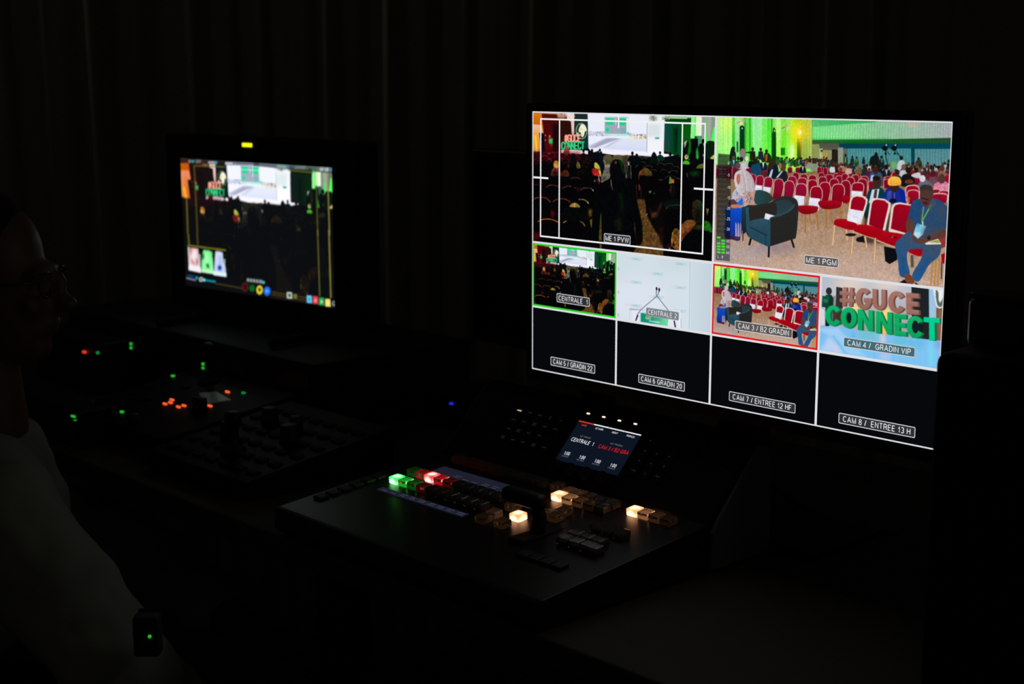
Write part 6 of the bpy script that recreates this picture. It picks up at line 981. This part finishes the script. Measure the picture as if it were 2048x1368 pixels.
def build_person():
    f = Vector((.69, .724, 0)).normalized(); H = at(-38, 560, 2.15); yaw = math.atan2(-f.x, f.y); base = Vector((H.x, H.y, 0))-f*.29; dz = H.z-1.18
    r = empty('person', base, yaw); s = lambda x, y, z: (x, y, z+dz)
    skin = mat('skin', (.16, .085, .06), .5, noise=(30, .15)); hair_m = mat('hair', (.010, .009, .009), .8); shirt_m = mat('pale_shirt', (.38, .375, .35), .9, spec=.1, noise=(12, .12)); trouser = mat('trousers', (.02, .022, .03), .9)
    hc = np.array(s(0, .29, 1.18)); E = lambda dx, dy, dz_, rx, ry, rz, rot=(0, 0, 0): ('e', tuple(hc+np.array([dx, dy, dz_])), (rx, ry, rz), rot)
    head = [E(0, -.012, .032, .076, .098, .092), E(0, .030, -.035, .062, .070, .082), E(0, .062, -.092, .030, .030, .022), E(0, .088, .012, .050, .014, .012), E(0, .102, -.012, .012, .014, .026, (-.35, 0, 0)), E(0, .113, -.032, .0165, .018, .012), E(0, .093, -.058, .024, .013, .007), E(0, .090, -.068, .021, .012, .007), E(.035, .078, -.030, .022, .016, .018), E(-.035, .078, -.030, .022, .016, .018)]
    for q in (-1, 1): head += [E(q*.076, -.012, -.008, .009, .020, .032, (0, 0, q*.3)), E(q*.032, .083, .002, .013, .010, .009)]
    neck = [('l', [s(0, .28, .88), s(0, .285, .98), s(0, .275, 1.09)], [.062, .057, .056])]
    sh = {1: s(.20, .375, .905), -1: s(-.17, .26, .80)}; el = {1: s(.335, .545, .755), -1: s(-.27, .44, .68)}; wr = {1: s(.20, .66, .58), -1: s(-.10, .64, .62)}
    torso = [('l', [s(0, .0, .47+.02-dz*0), s(0, .07, .60), s(0, .20, .76), s(0, .275, .84)], [.135, .130, .135, .10])]
    for q in (-1, 1): torso += [('l', [s(0, .25, .83), s(q*.10, .275+.03*q, .835+.015*q), sh[q]], [.068, .060, .050])]
    arms = []; hands = []
    for q in (-1, 1):
        arms += [('l', [sh[q], tuple((np.array(sh[q])+np.array(el[q]))/2), el[q]], [.054, .047, .040]), ('l', [el[q], tuple((np.array(el[q])*.6+np.array(wr[q])*.4)), wr[q]], [.040, .037, .026])]
        wv = np.array(wr[q]); dirv = np.array([-q*.35, .93, -.12]); dirv /= np.linalg.norm(dirv); sid = np.cross(dirv, [0, 0, 1]); sid /= np.linalg.norm(sid); palm = wv+dirv*.055
        hands += [('l', [tuple(wv), tuple(wv+dirv*.03), tuple(palm+dirv*.02)], [.024, .030, .029])]
        for k, ln in enumerate((.070, .078, .073, .058)):
            b0 = palm+dirv*.028+sid*(k-1.5)*.019; d2 = dirv*.8+np.array([0, 0, -.55]); d2 /= np.linalg.norm(d2); hands += [('l', [tuple(b0), tuple(b0+dirv*ln*.42), tuple(b0+dirv*ln*.42+d2*ln*.33), tuple(b0+dirv*ln*.40+d2*ln*.33+np.array([0, 0, -ln*.25]))], [.0095, .009, .008, .007])]
        b0 = wv+dirv*.03-sid*q*.026; td = dirv*.7-sid*q*.6; td /= np.linalg.norm(td); hands += [('l', [tuple(b0), tuple(b0+td*.035), tuple(b0+td*.045+dirv*.022)], [.012, .010, .008])]
    zs = .0; hipz = .50; legs = []
    for q in (-1, 1): legs += [('l', [(q*.09, .02, hipz), (q*.13, .44, .50), (q*.13, .46, .47), (q*.12, .42, .12)], [.085, .062, .058, .042]), ('l', [(q*.12, .41, .06), (q*.125, .50, .035), (q*.13, .60, .03)], [.042, .036, .030])]
    torso[0] = ('l', [(0, 0, .51), (0, .05, .62), s(0, .20, .76), s(0, .275, .84)], [.118, .112, .112, .080])
    o = remeshed('body', head+neck+torso+arms+hands+legs, .0055, skin, r, 4)
    # clothing
    sl = []
    for q in (-1, 1): sl += [('l', [sh[q], tuple((np.array(sh[q])+np.array(el[q]))/2), el[q], tuple(np.array(el[q])*.45+np.array(wr[q])*.55)], [.072, .074, .066, .048]), ('l', [s(0, .25, .83), s(q*.10, .275+.03*q, .835+.015*q), sh[q]], [.092, .076, .066])]
    shirt = remeshed('shirt', [('l', [(0, .0, .50), (0, .05, .62), s(0, .20, .76), s(0, .275, .84), s(0, .285, .90), s(0, .285, .935)], [.155, .150, .150, .118, .088, .066])]+[('l', [s(0, .275, .915), s(q*.10, .30+.03*q, .90), sh[q]], [.07, .070, .066]) for q in (-1, 1)]+sl, .008, shirt_m, r, 5)
    tex = bpy.data.textures.new('folds', 'CLOUDS'); tex.noise_scale = .09; md = shirt.modifiers.new('folds', 'DISPLACE'); md.texture = tex; md.strength = .026; md.mid_level = .5
    remeshed('trousers', [('l', [(0, -.01, .50), (0, .0, .54)], [.150, .146])]+[('l', [(q*.09, .02, hipz), (q*.13, .44, .50), (q*.13, .46, .47), (q*.12, .42, .13)], [.098, .076, .072, .062]) for q in (-1, 1)], .008, trouser, r, 5)
    for q in (-1, 1): remeshed('shoe', [('l', [(q*.12, .40, .05), (q*.125, .50, .045), (q*.13, .62, .04)], [.050, .046, .038])], .007, rubber, r, 4)
    remeshed('hair', [E(0, -.022, .045, .081, .098, .090), E(0, -.06, .0, .074, .062, .075)], .006, hair_m, r, 4)
    g = bmesh.new()
    for q in (-1, 1):
        t = np.linspace(0, 2*math.pi, 20); add_tube(g, [tuple(hc+np.array([q*.033+.024*math.cos(a), .103-.006*abs(math.cos(a)), -.002+.017*math.sin(a)])) for a in t], .0016, 6); add_tube(g, [tuple(hc+np.array([q*.057, .098, .004])), tuple(hc+np.array([q*.078, .05, .004])), tuple(hc+np.array([q*.082, -.012, .0]))], .0017, 6)
    add_tube(g, [tuple(hc+np.array([-.009, .103, .0])), tuple(hc+np.array([0, .106, .004])), tuple(hc+np.array([.009, .103, .0]))], .0016, 6); from_bm('eyeglasses', g, mat('glasses_frame', (.02, .02, .022), .25), r, True)
    tag(r, 'person with glasses in a pale loose shirt at the left edge looking towards the monitors', 'person')
    # chair under the person
    c = empty('office_chair', base-f*.03, yaw); fab = mat('chair_fabric', (.012, .012, .014), .9); met = mat('chair_metal', (.03, .03, .03), .4, metal=.8)
    box('seat', fab, c, -.23, .23, -.2, .26, .31, .372, .02, 3); bk = from_bm('backrest', add_box(bmesh.new(), -.20, .20, -.30, -.25, .40, .72, .02, 3), fab, c); lathe('stem', met, c, [(.03, .09), (.026, .2), (.026, .312)], n=16); box('back_bracket', met, c, -.03, .03, -.27, -.15, .285, .42, .004)
    for k in range(5):
        a = math.radians(36+72*k); leg = tube('leg', met, c, [(0, 0, .10), (.14*math.cos(a), .14*math.sin(a), .085), (.27*math.cos(a), .27*math.sin(a), .06)], [.024, .02, .014]); lathe('castor', rubber, leg, [(.026, -.012), (.028, 0), (.026, .012)], mtx=Matrix.Translation((.27*math.cos(a), .27*math.sin(a), .0285)) @ Matrix.Rotation(a+math.pi/2, 4, 'Z') @ Matrix.Rotation(math.pi/2, 4, 'X'), n=14)
    tag(c, 'black office chair beneath the seated person', 'chair')
    # intercom pack on the sleeve, green light
    q = at(307, 1261, (Vector(CAM)-(r.matrix_basis @ Vector(el[1]))).length-.085); e = empty('belt_pack', q, yaw)
    from_bm('pack_body', add_box(bmesh.new(), -.004, .018, -.020, .010, -.026, .022, .004, 3), mat('pack_grey', (.05, .055, .07), .6), e); from_bm('clip', add_box(bmesh.new(), -.010, -.003, -.018, .008, -.02, .024, .002, 2), rubber, e)
    lathe('indicator_light', LED_G, e, [(.0022, 0), (.002, .0012), (.001, .0016)], mtx=Matrix.Translation((.0182, 0, 0)) @ Matrix.Rotation(math.radians(90), 4, 'Y'), n=12)['label'] = 'green light'
    tag(e, "small black intercom pack with a green light on the person's sleeve", 'intercom pack')
build_person()
